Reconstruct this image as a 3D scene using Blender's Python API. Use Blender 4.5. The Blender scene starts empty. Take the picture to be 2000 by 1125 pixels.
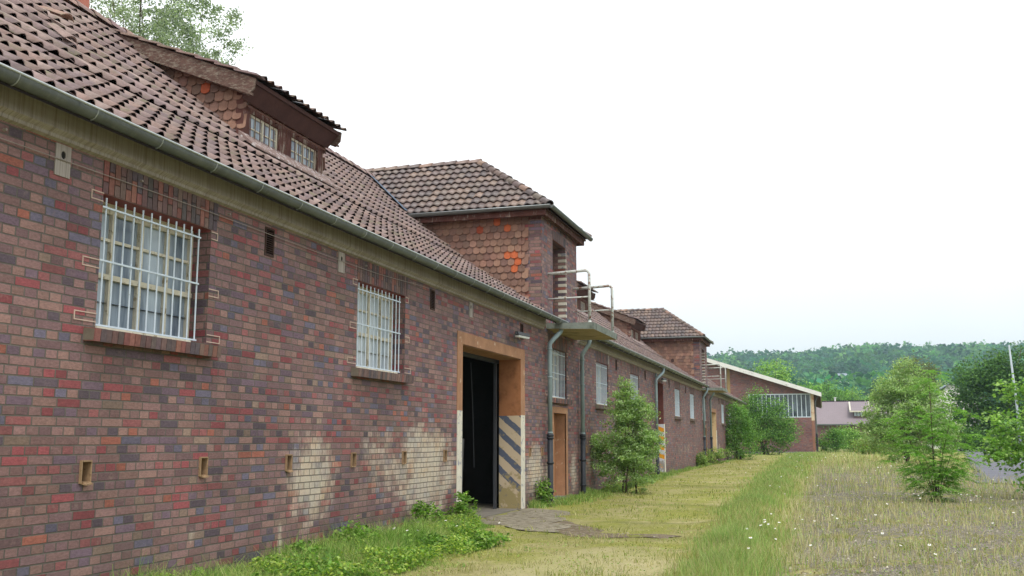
import bpy, math, random
import numpy as np
from mathutils import Vector, Matrix

# ------------------------------------------------------------------ camera, sky, sun, exposure
random.seed(7); RNG = np.random.default_rng(7)
scn = bpy.context.scene; COL = scn.collection
F_PX, HORIZON, VPX = 1950.0, 857.0, 1610.0
pitch = math.atan((HORIZON-562.5)/F_PX)
yaw = math.atan((VPX-1000.0)/math.hypot(F_PX, HORIZON-562.5))
cam_data = bpy.data.cameras.new('camera'); cam = bpy.data.objects.new('camera', cam_data); COL.objects.link(cam)
cam.location = (6.2, 0.0, 1.5)
cam.rotation_euler = (math.pi/2+pitch, 0, yaw)
cam_data.sensor_width = 36.0; cam_data.lens = 36.0*F_PX/2000.0
cam_data.clip_start = 0.1; cam_data.clip_end = 9000
scn.camera = cam

SUN_EL, SUN_AZ = math.radians(56), math.radians(150)      # high, behind the clouds, from the open side
world = bpy.data.worlds.new('World'); scn.world = world; world.use_nodes = True
wn = world.node_tree.nodes; wl = world.node_tree.links
bg = wn['Background']
sky = wn.new('ShaderNodeTexSky'); sky.sky_type = 'NISHITA'; sky.sun_disc = False
sky.sun_elevation = SUN_EL; sky.sun_rotation = SUN_AZ; sky.air_density = 1.0; sky.dust_density = 2.0
hsv = wn.new('ShaderNodeHueSaturation'); hsv.inputs['Saturation'].default_value = 0.25; hsv.inputs['Value'].default_value = 1.0
mixw = wn.new('ShaderNodeMixRGB'); mixw.inputs[0].default_value = 0.82
mixw.inputs[2].default_value = (9.6, 9.8, 10.0, 1)           # the bright even cloud deck
tc = wn.new('ShaderNodeTexCoord'); sx_ = wn.new('ShaderNodeSeparateXYZ'); wl.new(tc.outputs['Generated'], sx_.inputs[0])
cn = wn.new('ShaderNodeTexNoise'); cn.inputs['Scale'].default_value = 2.2; cn.inputs['Detail'].default_value = 5; wl.new(tc.outputs['Generated'], cn.inputs['Vector'])
ad = wn.new('ShaderNodeMath'); ad.operation = 'MULTIPLY_ADD'; wl.new(cn.outputs[0], ad.inputs[0]); ad.inputs[1].default_value = .22; wl.new(sx_.outputs[2], ad.inputs[2])
rp = wn.new('ShaderNodeValToRGB'); rp.color_ramp.elements[0].position = .10; rp.color_ramp.elements[0].color = (.585, .60, .592, 1)
rp.color_ramp.elements[1].position = .40; rp.color_ramp.elements[1].color = (.96, .98, 1.0, 1); wl.new(ad.outputs[0], rp.inputs[0])
mu = wn.new('ShaderNodeMixRGB'); mu.blend_type = 'MULTIPLY'; mu.inputs[0].default_value = 1; mu.inputs[2].default_value = (10, 10, 10, 1); wl.new(rp.outputs[0], mu.inputs[1]); wl.new(mu.outputs[0], mixw.inputs[2])
wl.new(sky.outputs[0], hsv.inputs['Color']); wl.new(hsv.outputs[0], mixw.inputs[1]); wl.new(mixw.outputs[0], bg.inputs[0])
bg.inputs[1].default_value = 0.1
sun_d = bpy.data.lights.new('sun', 'SUN'); sun_d.energy = 1.1; sun_d.angle = math.radians(14); sun_d.color = (1, .97, .92)
sun = bpy.data.objects.new('sun', sun_d); COL.objects.link(sun)
# direction towards the sun (Nishita: rotation measured from +Y clockwise)
sdir = Vector((math.sin(SUN_AZ)*math.cos(SUN_EL), math.cos(SUN_AZ)*math.cos(SUN_EL), math.sin(SUN_EL)))
sun.rotation_euler = sdir.to_track_quat('Z', 'Y').to_euler()
scn.view_settings.view_transform = 'Standard'; scn.view_settings.look = 'None'
scn.view_settings.exposure = 0.80; scn.view_settings.gamma = 1.0

# ------------------------------------------------------------------ helpers
def lin(c):
    r = []
    for v in c[:3]:
        v /= 255.0
        r.append(v/12.92 if v <= .04045 else ((v+.055)/1.055)**2.4)
    return (*r, 1.0)

def props(o, label=None, cat=None, group=None, kind=None):
    if label: o['label'] = label
    if cat: o['category'] = cat
    if group: o['group'] = group
    if kind: o['kind'] = kind
    return o

def empty(name, loc=(0, 0, 0), label=None, cat=None, group=None, rz=0):
    o = bpy.data.objects.new(name, None); COL.objects.link(o); o.location = loc; o.rotation_euler = (0, 0, rz)
    o.empty_display_size = .3
    return props(o, label, cat, group)

class MB:
    def __init__(s): s.v = []; s.f = []; s.m = []; s.c = []; s.cur = (1, 1, 1, 1); s.sm = False
    def add(s, vs, fs, mat=0, col=None):
        b = len(s.v); s.v += [tuple(p) for p in vs]
        for f in fs: s.f.append(tuple(b+i for i in f)); s.m.append(mat); s.c.append(col or s.cur)
    def box(s, x0, x1, y0, y1, z0, z1, mat=0, col=None):
        s.add([(x0,y0,z0),(x1,y0,z0),(x1,y1,z0),(x0,y1,z0),(x0,y0,z1),(x1,y0,z1),(x1,y1,z1),(x0,y1,z1)],
              [(0,3,2,1),(4,5,6,7),(0,1,5,4),(1,2,6,5),(2,3,7,6),(3,0,4,7)], mat, col)
    def quad(s, a, b, c, d, mat=0, col=None): s.add([a,b,c,d], [(0,1,2,3)], mat, col)
    def prism(s, poly, d, mat=0, col=None):
        """closed prism: polygon (3d points) swept by vector d"""
        n = len(poly); P = [Vector(p) for p in poly]; Q = [p+Vector(d) for p in P]
        s.add(P+Q, [tuple(range(n))[::-1], tuple(range(n, 2*n))]+[(i,(i+1)%n,n+(i+1)%n,n+i) for i in range(n)], mat, col)
    def tube(s, pts, r, n=8, mat=0, col=None, cap=True):
        P = [Vector(p) for p in pts]; k = len(P)
        rr = r if isinstance(r, (list, tuple)) else [r]*k
        rings = []; up = None
        for i in range(k):
            t = (P[min(i+1,k-1)]-P[max(i-1,0)]).normalized()
            if up is None: up = Vector((0,0,1)) if abs(t.z) < .9 else Vector((1,0,0))
            a = t.cross(up).normalized(); b = a.cross(t).normalized(); up = b
            rings.append([P[i]+a*math.cos(2*math.pi*j/n)*rr[i]+b*math.sin(2*math.pi*j/n)*rr[i] for j in range(n)])
        vs = [p for q in rings for p in q]
        fs = [(i*n+j, i*n+(j+1)%n, (i+1)*n+(j+1)%n, (i+1)*n+j) for i in range(k-1) for j in range(n)]
        if cap: fs += [tuple(range(n))[::-1], tuple(range((k-1)*n, k*n))]
        s.add(vs, fs, mat, col)
    def build(s, name, mats, parent=None, loc=(0,0,0), smooth=False, label=None):
        me = bpy.data.meshes.new(name); me.from_pydata(s.v, [], s.f)
        if not isinstance(mats, (list, tuple)): mats = [mats]
        for m in mats: me.materials.append(m)
        me.polygons.foreach_set('material_index', s.m)
        if any(c != (1,1,1,1) for c in s.c):
            ca = me.color_attributes.new('Col', 'FLOAT_COLOR', 'CORNER')
            arr = np.repeat(np.array(s.c, dtype=np.float32), [len(f) for f in s.f], axis=0)
            ca.data.foreach_set('color', arr.ravel())
        if smooth: me.polygons.foreach_set('use_smooth', [True]*len(s.f))
        me.validate(); me.update()
        o = bpy.data.objects.new(name, me); COL.objects.link(o); o.parent = parent; o.location = loc
        if label: o['label'] = label
        return o

def np_mesh(name, V, F, mats, parent=None, col=None, loc=(0,0,0), smooth=False, midx=None):
    """V (n,3); F (m,k) constant k; col (m,4) per face"""
    me = bpy.data.meshes.new(name); V = np.asarray(V, np.float32); F = np.asarray(F, np.int32)
    m, k = F.shape
    me.vertices.add(len(V)); me.vertices.foreach_set('co', V.ravel())
    me.loops.add(m*k); me.loops.foreach_set('vertex_index', F.ravel())
    me.polygons.add(m); me.polygons.foreach_set('loop_start', np.arange(0, m*k, k, dtype=np.int32))
    me.polygons.foreach_set('loop_total', np.full(m, k, np.int32))
    if not isinstance(mats, (list, tuple)): mats = [mats]
    for q in mats: me.materials.append(q)
    if midx is not None: me.polygons.foreach_set('material_index', np.asarray(midx, np.int32))
    if smooth: me.polygons.foreach_set('use_smooth', np.ones(m, bool))
    me.update(calc_edges=True)
    if col is not None:
        ca = me.color_attributes.new('Col', 'FLOAT_COLOR', 'CORNER')
        ca.data.foreach_set('color', np.repeat(np.asarray(col, np.float32), k, axis=0).ravel())
    o = bpy.data.objects.new(name, me); COL.objects.link(o); o.parent = parent; o.location = loc
    return o

def copy_tree(o, parent=None):
    c = o.copy(); COL.objects.link(c); c.parent = parent
    for ch in [x for x in COL.objects if x.parent == o]: copy_tree(ch, c)
    return c

# ------------------------------------------------------------------ material helpers
class NT:
    def __init__(s, name, rough=.85, spec=.25):
        s.mat = bpy.data.materials.new(name); s.mat.use_nodes = True; s.t = s.mat.node_tree
        s.b = s.t.nodes['Principled BSDF']; s.b.inputs['Roughness'].default_value = rough
        s.b.inputs['Specular IOR Level'].default_value = spec
    def n(s, typ, **kw):
        x = s.t.nodes.new(typ)
        for k, v in kw.items(): setattr(x, k, v)
        return x
    def put(s, sock, v):
        if isinstance(v, bpy.types.NodeSocket): s.t.links.new(v, sock)
        elif v is not None: sock.default_value = v
    def m(s, op, a, b=None, c=None, clamp=False):
        x = s.n('ShaderNodeMath', operation=op); x.use_clamp = clamp
        s.put(x.inputs[0], a); s.put(x.inputs[1], b)
        if c is not None: s.put(x.inputs[2], c)
        return x.outputs[0]
    def mix(s, f, a, b, mode='MIX'):
        x = s.n('ShaderNodeMixRGB', blend_type=mode); s.put(x.inputs[0], f); s.put(x.inputs[1], a); s.put(x.inputs[2], b)
        return x.outputs[0]
    def noise(s, vec, scale, detail=4, rough=.6, out=0):
        x = s.n('ShaderNodeTexNoise'); s.put(x.inputs['Vector'], vec); x.inputs['Scale'].default_value = scale
        x.inputs['Detail'].default_value = detail; x.inputs['Roughness'].default_value = rough
        return x.outputs[out]
    def ramp(s, f, stops, interp='LINEAR'):
        x = s.n('ShaderNodeValToRGB'); r = x.color_ramp; r.interpolation = interp
        while len(r.elements) > 1: r.elements.remove(r.elements[0])
        r.elements[0].position = stops[0][0]; r.elements[0].color = stops[0][1]
        for p, c in stops[1:]:
            e = r.elements.new(p); e.color = c
        s.put(x.inputs[0], f); return x.outputs[0]
    def sstep(s, v, a, b):
        x = s.n('ShaderNodeMapRange', interpolation_type='SMOOTHSTEP'); s.put(x.inputs[0], v)
        x.inputs[1].default_value = a; x.inputs[2].default_value = b
        return x.outputs[0]
    def pos(s):
        return s.n('ShaderNodeNewGeometry').outputs['Position']
    def xyz(s, v):
        x = s.n('ShaderNodeSeparateXYZ'); s.put(x.inputs[0], v); return x.outputs
    def vec(s, a, b, c):
        x = s.n('ShaderNodeCombineXYZ'); s.put(x.inputs[0], a); s.put(x.inputs[1], b); s.put(x.inputs[2], c); return x.outputs[0]
    def scale(s, v, k):
        x = s.n('ShaderNodeMapping'); s.put(x.inputs[0], v); x.inputs['Scale'].default_value = k; return x.outputs[0]
    def bump(s, h, dist=.01, strength=1.0):
        x = s.n('ShaderNodeBump'); s.put(x.inputs['Height'], h); x.inputs['Distance'].default_value = dist
        x.inputs['Strength'].default_value = strength
        s.t.links.new(x.outputs[0], s.b.inputs['Normal'])
    def col(s, v): s.put(s.b.inputs['Base Color'], v); return s.mat

def grey(v): return (v, v, v, 1)

def mat_simple(name, c, rough=.8, var=.25, nscale=3.0, c2=None, metal=0.0, spec=.25, streak=None, bump=0.0, amount=None, attr=False):
    t = NT(name, rough, spec); p = t.pos(); base = lin(c)
    t.b.inputs['Metallic'].default_value = metal
    n1 = t.noise(p, nscale, 6, .65)
    dark = tuple(x*(1-var) for x in base[:3])+(1,); lite = tuple(min(x*(1+var), .95) for x in base[:3])+(1,)
    out = t.ramp(n1, [(.3, dark), (.7, lite)])
    if c2:
        a, b = amount or (.52, .62)
        n2 = t.noise(t.scale(p, streak or (1,1,1)), nscale*1.7, 7, .7)
        out = t.mix(t.sstep(n2, a, b), out, lin(c2))
    if attr:
        a_ = t.n('ShaderNodeAttribute', attribute_name='Col'); out = t.mix(1.0, out, a_.outputs['Color'], 'MULTIPLY')
    if bump: t.bump(t.noise(p, nscale*8, 6, .7), bump)
    return t.col(out)

def mat_attr(name, rough=.85, var=.25, nscale=12, spec=.25, bump=0.0, c2=None, amount=(.55,.7)):
    """colour of every piece comes from its own face colour, broken by noise"""
    t = NT(name, rough, spec); p = t.pos()
    a = t.n('ShaderNodeAttribute', attribute_name='Col').outputs['Color']
    n1 = t.noise(p, nscale, 6, .7)
    out = t.mix(1.0, a, t.ramp(n1, [(.25, grey(1-var)), (.75, grey(1+var))]), 'MULTIPLY')
    if c2: out = t.mix(t.sstep(t.noise(p, nscale*.3, 8, .75), *amount), out, lin(c2))
    if bump: t.bump(n1, bump)
    return t.col(out)

BRICKS = [(0, (128,98,95)), (.28, (138,107,99)), (.46, (114,88,90)), (.60, (134,78,78)), (.69, (136,66,70)), (.75, (102,84,98)),
          (.83, (94,92,112)), (.885, (80,70,80)), (.945, (148,86,70)), (.97, (132,112,98))]
_av = (122,95,94)
BRICKS = [(a, tuple(min(255, .83*c+.17*m+k_) for c, m, k_ in zip(b, _av, (2, 2, 2)))) for a, b in BRICKS]
def mat_brick(name, paints=(), h=.0802, tint=None, gain=1.0):
    t = NT(name, .72, .3); p = t.pos(); X, Y, Z = t.xyz(p)
    nx = t.xyz(t.n('ShaderNodeNewGeometry').outputs['True Normal'])[0]
    isx = t.m('GREATER_THAN', t.m('ABSOLUTE', nx), .5)
    u = t.m('ADD', t.m('MULTIPLY', Y, isx), t.m('MULTIPLY', X, t.m('SUBTRACT', 1.0, isx)))
    # hand-laid courses: a slight waviness
    wob = t.m('MULTIPLY', t.m('SUBTRACT', t.noise(p, 1.3, 2), .5), .012)
    zz = t.m('DIVIDE', t.m('ADD', Z, wob), h)
    row = t.m('FLOOR', zz); fz = t.m('FRACT', zz)
    odd = t.m('MULTIPLY', t.m('FRACT', t.m('MULTIPLY', row, .5)), 2.0)
    width = t.m('SUBTRACT', .28, t.m('MULTIPLY', odd, .14))
    rr = t.n('ShaderNodeTexWhiteNoise', noise_dimensions='1D'); t.put(rr.inputs['W'], row)
    uu = t.m('DIVIDE', t.m('ADD', u, t.m('ADD', t.m('MULTIPLY', odd, .035), t.m('MULTIPLY', rr.outputs[0], .02))), width)
    ci = t.m('FLOOR', uu); fu = t.m('FRACT', uu)
    du = t.m('MULTIPLY', t.m('MINIMUM', fu, t.m('SUBTRACT', 1.0, fu)), width)
    dv = t.m('MULTIPLY', t.m('MINIMUM', fz, t.m('SUBTRACT', 1.0, fz)), h)
    jit = t.m('MULTIPLY', t.noise(p, 40, 3), .006)
    brick = t.sstep(t.m('SUBTRACT', t.m('MINIMUM', du, dv), jit), .0015, .0055)
    wn_ = t.n('ShaderNodeTexWhiteNoise', noise_dimensions='3D'); t.put(wn_.inputs['Vector'], t.vec(ci, row, isx))
    base = t.ramp(wn_.outputs[0], [(a, lin(b)) for a, b in BRICKS], 'CONSTANT')
    w2 = t.n('ShaderNodeTexWhiteNoise', noise_dimensions='3D'); t.put(w2.inputs['Vector'], t.vec(row, ci, 3.7))
    base = t.mix(1.0, base, t.ramp(w2.outputs[0], [(0, grey(.78)), (1, grey(1.2))]), 'MULTIPLY')
    # fire-flashed, wire-cut faces: fine mottling and dragged streaks
    n1 = t.noise(t.vec(t.m('MULTIPLY', u, 1.0), t.m('MULTIPLY', Z, 2.2), t.m('MULTIPLY', w2.outputs[0], 9)), 28, 6, .75)
    base = t.mix(1.0, base, t.ramp(n1, [(.25, grey(.60)), (.5, grey(1.0)), (.78, grey(1.5))]), 'MULTIPLY')
    n3 = t.noise(p, 9, 5, .7)
    base = t.mix(t.m('MULTIPLY', t.sstep(n3, .56, .75), .45), base, lin((150,128,118)))
    mort = t.ramp(t.noise(p, 5, 5, .7), [(.3, lin((82,76,70))), (.7, lin((108,102,94)))])
    out = t.mix(brick, mort, base)
    if tint: out = t.mix(tint[1], out, lin(tint[0]))
    out = t.mix(1.0, out, t.ramp(t.noise(p, .55, 6, .7), [(.3, grey(.80*gain)), (.7, grey(1.14*gain))]), 'MULTIPLY')
    out = t.mix(t.m('MULTIPLY', t.sstep(t.noise(t.scale(p, (1, 2.2, .35)), 1.1, 7, .72), .52, .74), .22), out, lin((84,74,68)))
    out = t.mix(t.m('MULTIPLY', t.sstep(t.noise(t.scale(p, (1, 1.4, .8)), 2.1, 8, .8), .56, .72), .14), out, lin((170,150,150)))
    # rising damp and splash at the foot
    foot = t.m('MULTIPLY', t.sstep(t.m('ADD', Z, t.m('MULTIPLY', t.noise(p, 1.1, 5), .9)), 1.1, .45), .35)
    out = t.mix(foot, out, lin((92,84,72)))
    hgt = t.m('ADD', t.m('MULTIPLY', brick, 1.0), t.m('MULTIPLY', n1, .35))
    if paints:
        tot = None
        for (yc, zc, ry, rz, st) in paints:
            a = t.m('DIVIDE', t.m('SUBTRACT', Y, yc), ry); b = t.m('DIVIDE', t.m('SUBTRACT', Z, zc), rz)
            a4 = t.m('POWER', t.m('ABSOLUTE', a), 2.0); b4 = t.m('POWER', t.m('ABSOLUTE', b), 2.0)
            e = t.m('MULTIPLY', t.m('SUBTRACT', 1.0, t.m('ADD', a4, b4), clamp=True), st)
            tot = e if tot is None else t.m('MAXIMUM', tot, e)
        nb = t.noise(p, 1.7, 6, .68)
        nv = t.noise(t.vec(X, t.m('MULTIPLY', Y, 4.5), t.m('MULTIPLY', Z, .6)), 9, 6, .75)
        nn = t.m('ADD', t.m('MULTIPLY', nb, .6), t.m('MULTIPLY', nv, .4))
        perb = t.m('MULTIPLY', t.m('SUBTRACT', w2.outputs[0], .5), .18)
        v = t.m('ADD', t.m('ADD', tot, t.m('MULTIPLY', t.m('SUBTRACT', nn, .5), 1.9)), perb)
        mask = t.m('MULTIPLY', t.sstep(v, .42, .95), t.m('MULTIPLY', t.m('ADD', .12, t.m('MULTIPLY', brick, .88)), t.m('GREATER_THAN', tot, .01)))
        pc = t.ramp(t.noise(p, 2.3, 4, .7), [(.3, lin((196,170,138))), (.5, lin((204,192,172))), (.7, lin((176,168,160)))])
        pc = t.mix(1.0, pc, t.ramp(n1, [(.3, grey(.82)), (.7, grey(1.1))]), 'MULTIPLY')
        out = t.mix(t.m('MULTIPLY', mask, .85), out, pc)
    t.bump(hgt, .006, .9)
    return t.col(out)

PAINTS = [(11.5, 1.0, 1.1, .95, .84), (10.75, .3, .10, .35, .9), (12.1,1.45,.35,.12,.55), (13.6, 1.15, 1.3, .95, .68), (15.3, 1.0, 2.1, 1.15, .96), (15.2, 1.9, .8, .4, .45),
          (21.75, .78, 1.1, .9, .98), (25.4, .7, .6, .85, .85), (27.3, .75, 1.5, .6, .62), (31.5, .8, 3.0, .6, .45), (38.5, .9, .8, .9, .8), (47.5, 1.05, 6.5, .55, .50),
          (63.2, .8, 1.3, .9, .7), (22.9, .5, .5, 1.1, .85), (9.0,.55,.12,.2,.6)]
M_brick = mat_brick('brick_with_paint_remains', PAINTS)
M_brick_hall = mat_brick('hall_brick', (), tint=((112,74,74), .35))
M_piece = mat_attr('loose_brick_faces', .75, .3, 22, bump=.004)
M_mortar = mat_simple('old_mortar', (112,104,92), .95, .2, 9)
M_patch = mat_simple('pale_mortar', (190,168,154), .95, .15, 20)
M_band = mat_simple('weathered_concrete_band', (164,156,149), .95, .12, 1.6, c2=(122,112,105), streak=(1, 16, .22), amount=(.42,.72))
M_conc = mat_simple('mossy_concrete', (120,126,118), .95, .22, 2.2, c2=(84,92,80), amount=(.45,.68), bump=.008)
M_soffit = mat_simple('stained_slab_soffit', (168,150,118), .95, .2, 1.5, c2=(110,100,80), amount=(.5,.75))
M_zinc = mat_simple('weathered_zinc', (100,105,104), .5, .2, 2.5, c2=(124,126,120), metal=.35, spec=.4, streak=(1,3,.6), amount=(.5,.8))
M_pipe = mat_simple('pale_green_grey_pipe', (132,148,150), .6, .14, 2.5, c2=(112,122,122), spec=.3, streak=(1,1,.3), amount=(.55,.75))
M_zinc_lip = mat_simple('bright_zinc_edge', (170,176,176), .4, .12, 5, metal=.4, spec=.5)
M_iron = mat_simple('black_cast_iron', (38,42,48), .55, .3, 4, c2=(86,90,92), amount=(.6,.72), spec=.4)
M_bar = mat_simple('pale_blue_painted_bars', (196,208,218), .55, .1, 8, c2=(120,96,80), amount=(.66,.74))
M_rustbar = mat_simple('rusty_bars', (96,66,56), .85, .3, 14, c2=(140,120,108), amount=(.6,.7))
M_rail = mat_simple('flaking_white_rail', (196,200,194), .7, .15, 7, c2=(126,84,60), amount=(.54,.6))
M_frame = mat_simple('cream_window_frame', (206,200,180), .75, .15, 6, c2=(148,136,110), amount=(.55,.66))
M_wood = mat_simple('peeling_brown_timber', (92,60,54), .85, .25, 5, c2=(150,136,124), streak=(1,1,.3), amount=(.54,.64), bump=.005)
M_barge = mat_simple('weathered_bargeboard', (98,76,68), .9, .3, 7, c2=(136,126,112), streak=(1, 1, 3), amount=(.46,.66), bump=.008)
M_browns = mat_simple('dark_brown_boards', (78,54,50), .85, .2, 3, bump=.004)
M_orange = mat_simple('orange_brown_render', (160,120,92), .9, .2, 2.6, c2=(190,164,140), amount=(.60,.66), bump=.004)
M_dooror = mat_simple('orange_brown_door_leaf', (162,116,84), .7, .1, 2.0, c2=(134,94,68), amount=(.6,.8))
M_cream = mat_simple('chipped_white_paint', (206,200,184), .85, .12, 4, c2=(150,150,156), amount=(.55,.62))
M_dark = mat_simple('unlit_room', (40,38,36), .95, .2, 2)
M_darkmetal = mat_simple('dark_door_track', (60,62,66), .6, .2, 3, spec=.4)
M_tile = mat_attr('old_clay_roof_tile', .72, .34, 11, .25, .004, c2=(128,120,100), amount=(.52,.66))
M_tiletower = mat_attr('glazed_clay_pantile', .42, .25, 9, .5, .004, c2=(118,106,92), amount=(.58,.74))
M_shingle = mat_attr('clay_wall_shingle', .8, .25, 14, .2, .003)
M_deck = mat_simple('roof_boarding', (34,28,26), .95, .1, 2)
M_vent = mat_simple('tan_clay_box', (148,122,94), .9, .2, 14, c2=(112,86,62), amount=(.55,.7))
M_grille = mat_simple('brown_air_grille', (70,52,46), .8, .2, 10)
M_lead = mat_simple('blue_grey_lead', (92,106,124), .6, .15, 4, c2=(120,132,146), amount=(.5,.7))
M_plaster = mat_simple('flaked_white_sealant', (132,112,106), .9, .2, 7, c2=(196,190,188), amount=(.54,.6))
M_chim = mat_simple('pink_clay_chimney', (176,112,96), .85, .12, 2.5, c2=(150,90,76), amount=(.55,.75))
M_wire = mat_simple('grey_cable', (150,140,134), .7, .1, 5)
M_lampw = mat_simple('white_lamp_cover', (214,216,214), .5, .06, 5)

def mat_glass(name, a, b, rough=.18):
    t = NT(name, rough, .6); p = t.pos()
    n = t.noise(t.scale(p, (1, 3.0, .5)), 1.6, 4, .6)
    return t.col(t.ramp(n, [(.35, lin(a)), (.65, lin(b))]))
M_glass = mat_glass('dusty_blue_glass', (86,102,118), (166,180,190))
M_glassw = mat_glass('whitened_glass', (150,166,176), (206,214,216), .4)
M_glassd = mat_glass('dark_hall_glass', (38,46,54), (92,104,112), .15)

def mat_stripes(name, ca, cb, per, slope, top, topcol, duty=.45, wear=(96,88,80)):
    t = NT(name, .85, .25); p = t.pos(); X, Y, Z = t.xyz(p)
    wob = t.m('MULTIPLY', t.noise(p, 3.5, 4, .7), .10)
    s = t.m('FRACT', t.m('DIVIDE', t.m('ADD', t.m('ADD', Z, t.m('MULTIPLY', X, slope)), wob), per))
    m = t.m('LESS_THAN', s, duty)
    out = t.mix(m, lin(ca), lin(cb))
    nz = t.noise(p, 6, 7, .75)
    worn = t.sstep(t.m('ADD', nz, t.m('MULTIPLY', t.sstep(Z, 1.1, .1), .22)), .58, .68)
    out = t.mix(worn, out, lin(wear))
    nb = t.mix(t.sstep(t.noise(p, 3, 6, .7), .45, .7), lin(topcol), tuple(x*.62 for x in lin(topcol)[:3])+(1,))
    out = t.mix(t.m('GREATER_THAN', t.m('ADD', Z, t.m('MULTIPLY', t.noise(p, 7, 3), .02)), top), out, nb)
    t.bump(nz, .004)
    return t.col(out)
M_haz = mat_stripes('hazard_stripes_blue_on_cream', (188,170,144), (88,94,110), .40, .9, 2.0, (160,108,72), .42, (150,136,96))
M_hazy = mat_stripes('hazard_stripes_yellow_on_white', (198,200,206), (222,150,40), .36, .35, 2.1, (110,66,60), .5, (150,146,140))
M_step = mat_simple('stained_cream_panel', (204,180,140), .9, .12, 2.0, c2=(150,128,96), amount=(.52,.68))

def mat_leaf(name, trans=.45):
    t = NT(name, .6, .25)
    a = t.n('ShaderNodeAttribute', attribute_name='Col').outputs['Color']
    t.put(t.b.inputs['Base Color'], a)
    tr = t.n('ShaderNodeBsdfTranslucent'); t.put(tr.inputs[0], t.mix(1.0, a, (1.1,1.25,.6,1), 'MULTIPLY'))
    mx = t.n('ShaderNodeMixShader'); mx.inputs[0].default_value = trans
    t.t.links.new(t.b.outputs[0], mx.inputs[1]); t.t.links.new(tr.outputs[0], mx.inputs[2])
    t.t.links.new(mx.outputs[0], t.t.nodes['Material Output'].inputs[0])
    return t.mat
M_leaf = mat_leaf('leaves'); M_grass = mat_leaf('grass_blades', .3)
M_bark = mat_simple('bark', (92,82,70), .9, .3, 8, bump=.01)

# ------------------------------------------------------------------ terrain height
def ss(x, a, b):
    t = np.clip((np.asarray(x, float)-a)/(b-a), 0, 1); return t*t*(3-2*t)
def ground_z(x, y):
    x = np.asarray(x, float); y = np.asarray(y, float)
    z = .12*ss(y, 28, 46) + .02*np.sin(x*1.7+y*.6)*np.sin(y*1.1-x*.4) + .012*np.sin(x*4.1)*np.sin(y*3.3)
    z += .13*np.exp(-((x-4.62-.5*np.exp(-np.clip(y-11,-6,99)/7))/.42)**2)*ss(y, 4, 10)*(1-ss(y, 75, 95))
    z += .05*ss(x, 5.5, 8)
    z = z*ss(x, .0, .6) + z*0
    z += .02*np.exp(-(x/1.2)**2)
    return z

# ------------------------------------------------------------------ BUILDING
RE, RK, RG = -5.2, -2.0, .40          # ridge x, kick x, gutter x
def roof_z(x):                        # top surface, world z
    return 4.53-.66*x if x >= RK else 4.20-.82*x+.01
B0, B1 = 1.0, 82.0
bld = empty('brick_building', (0, 0, 0), 'long derelict brick building with tiled roof, two dormer towers and barred windows', 'building')

# openings in the street wall: (y0, y1, z0, z1)
WIN = [7.40, 12.67, 28.25, 33.6, 44.25, 49.5, 65.3, 70.6]      # left edges of the 1.7 m windows
opens = [(y, y+1.70, 2.50, 3.72) for y in WIN]
opens += [(22.97, 24.75, 2.50, 3.68), (54.75, 56.4, 2.50, 3.68)]
opens += [(16.99, 20.66, -.3, 3.20), (23.40, 24.62, .06, 2.12), (39.0, 40.9, -.3, 3.72), (58.6, 61.6, -.3, 3.05), (55.0, 56.2, .1, 2.1)]
VENTS = [7.38+1.755*k for k in (-2,-1,0,1,2,3,4,5)]+[21.36, 22.35, 26.9, 28.6, 30.4]
opens += [(y-.062, y+.062, 1.12, 1.31) for y in VENTS]
AIR = [10.28, 15.5, 20.75, 31.2, 36.6, 42.6, 47.9, 63.8]
opens += [(y-.1, y+.1, 3.64, 3.98) for y in AIR]
GAPS = [(22.45, 25.95), (54.15, 57.65)]                         # tower bays: wall runs up
def wall_top(y):
    for a, b in GAPS:
        if a <= y <= b: return 4.056
    return 4.30
w = MB(); T = .48
cuts = sorted(set([B0, B1]+[v for o in opens for v in o[:2]]+[v for g in GAPS for v in g]))
tow_open = [(y0+.98, y0+2.28, 4.22, 6.38) for y0, _ in GAPS]
cuts = sorted(set(cuts+[v for o in tow_open for v in o[:2]]))
for a, b in zip(cuts, cuts[1:]):
    m = (a+b)/2; hs = sorted([(o[2], o[3]) for o in opens if o[0] <= m <= o[1]])
    z = -.4; top = wall_top(m)
    for z0, z1 in hs:
        if z0 > z: w.box(-T, 0, a, b, z, z0)
        z = max(z, z1)
    if z < top: w.box(-T, 0, a, b, z, top)
w.box(-11.2, -10.8, B0, B1, -.4, 4.3)                            # rear wall
for y in (B0, B1-.4):                                            # gable ends
    w.prism([(-10.8, y, -.4), (-T, y, -.4), (-T, y, 4.3), (RE, y, 8.1), (-10.8, y, 4.3)], (0, .4, 0))
w.build('wall', M_brick, bld)
fl = MB(); fl.box(-10.8, -T, B0+.4, B1-.4, -.02, .03); fl.box(-T-.001, -.02, 16.99, 20.65, -.05, .04); fl.box(-T-.001, -.02, 39.0, 40.88, -.05, .1)
fl.build('interior_floor', mat_simple('dusty_floor', (120,114,104), .9, .2, 1.2), bld)
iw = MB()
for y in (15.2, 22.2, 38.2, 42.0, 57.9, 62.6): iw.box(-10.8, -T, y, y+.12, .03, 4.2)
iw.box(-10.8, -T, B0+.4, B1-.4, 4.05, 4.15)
iw.build('interior_wall', M_dark, bld)

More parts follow.
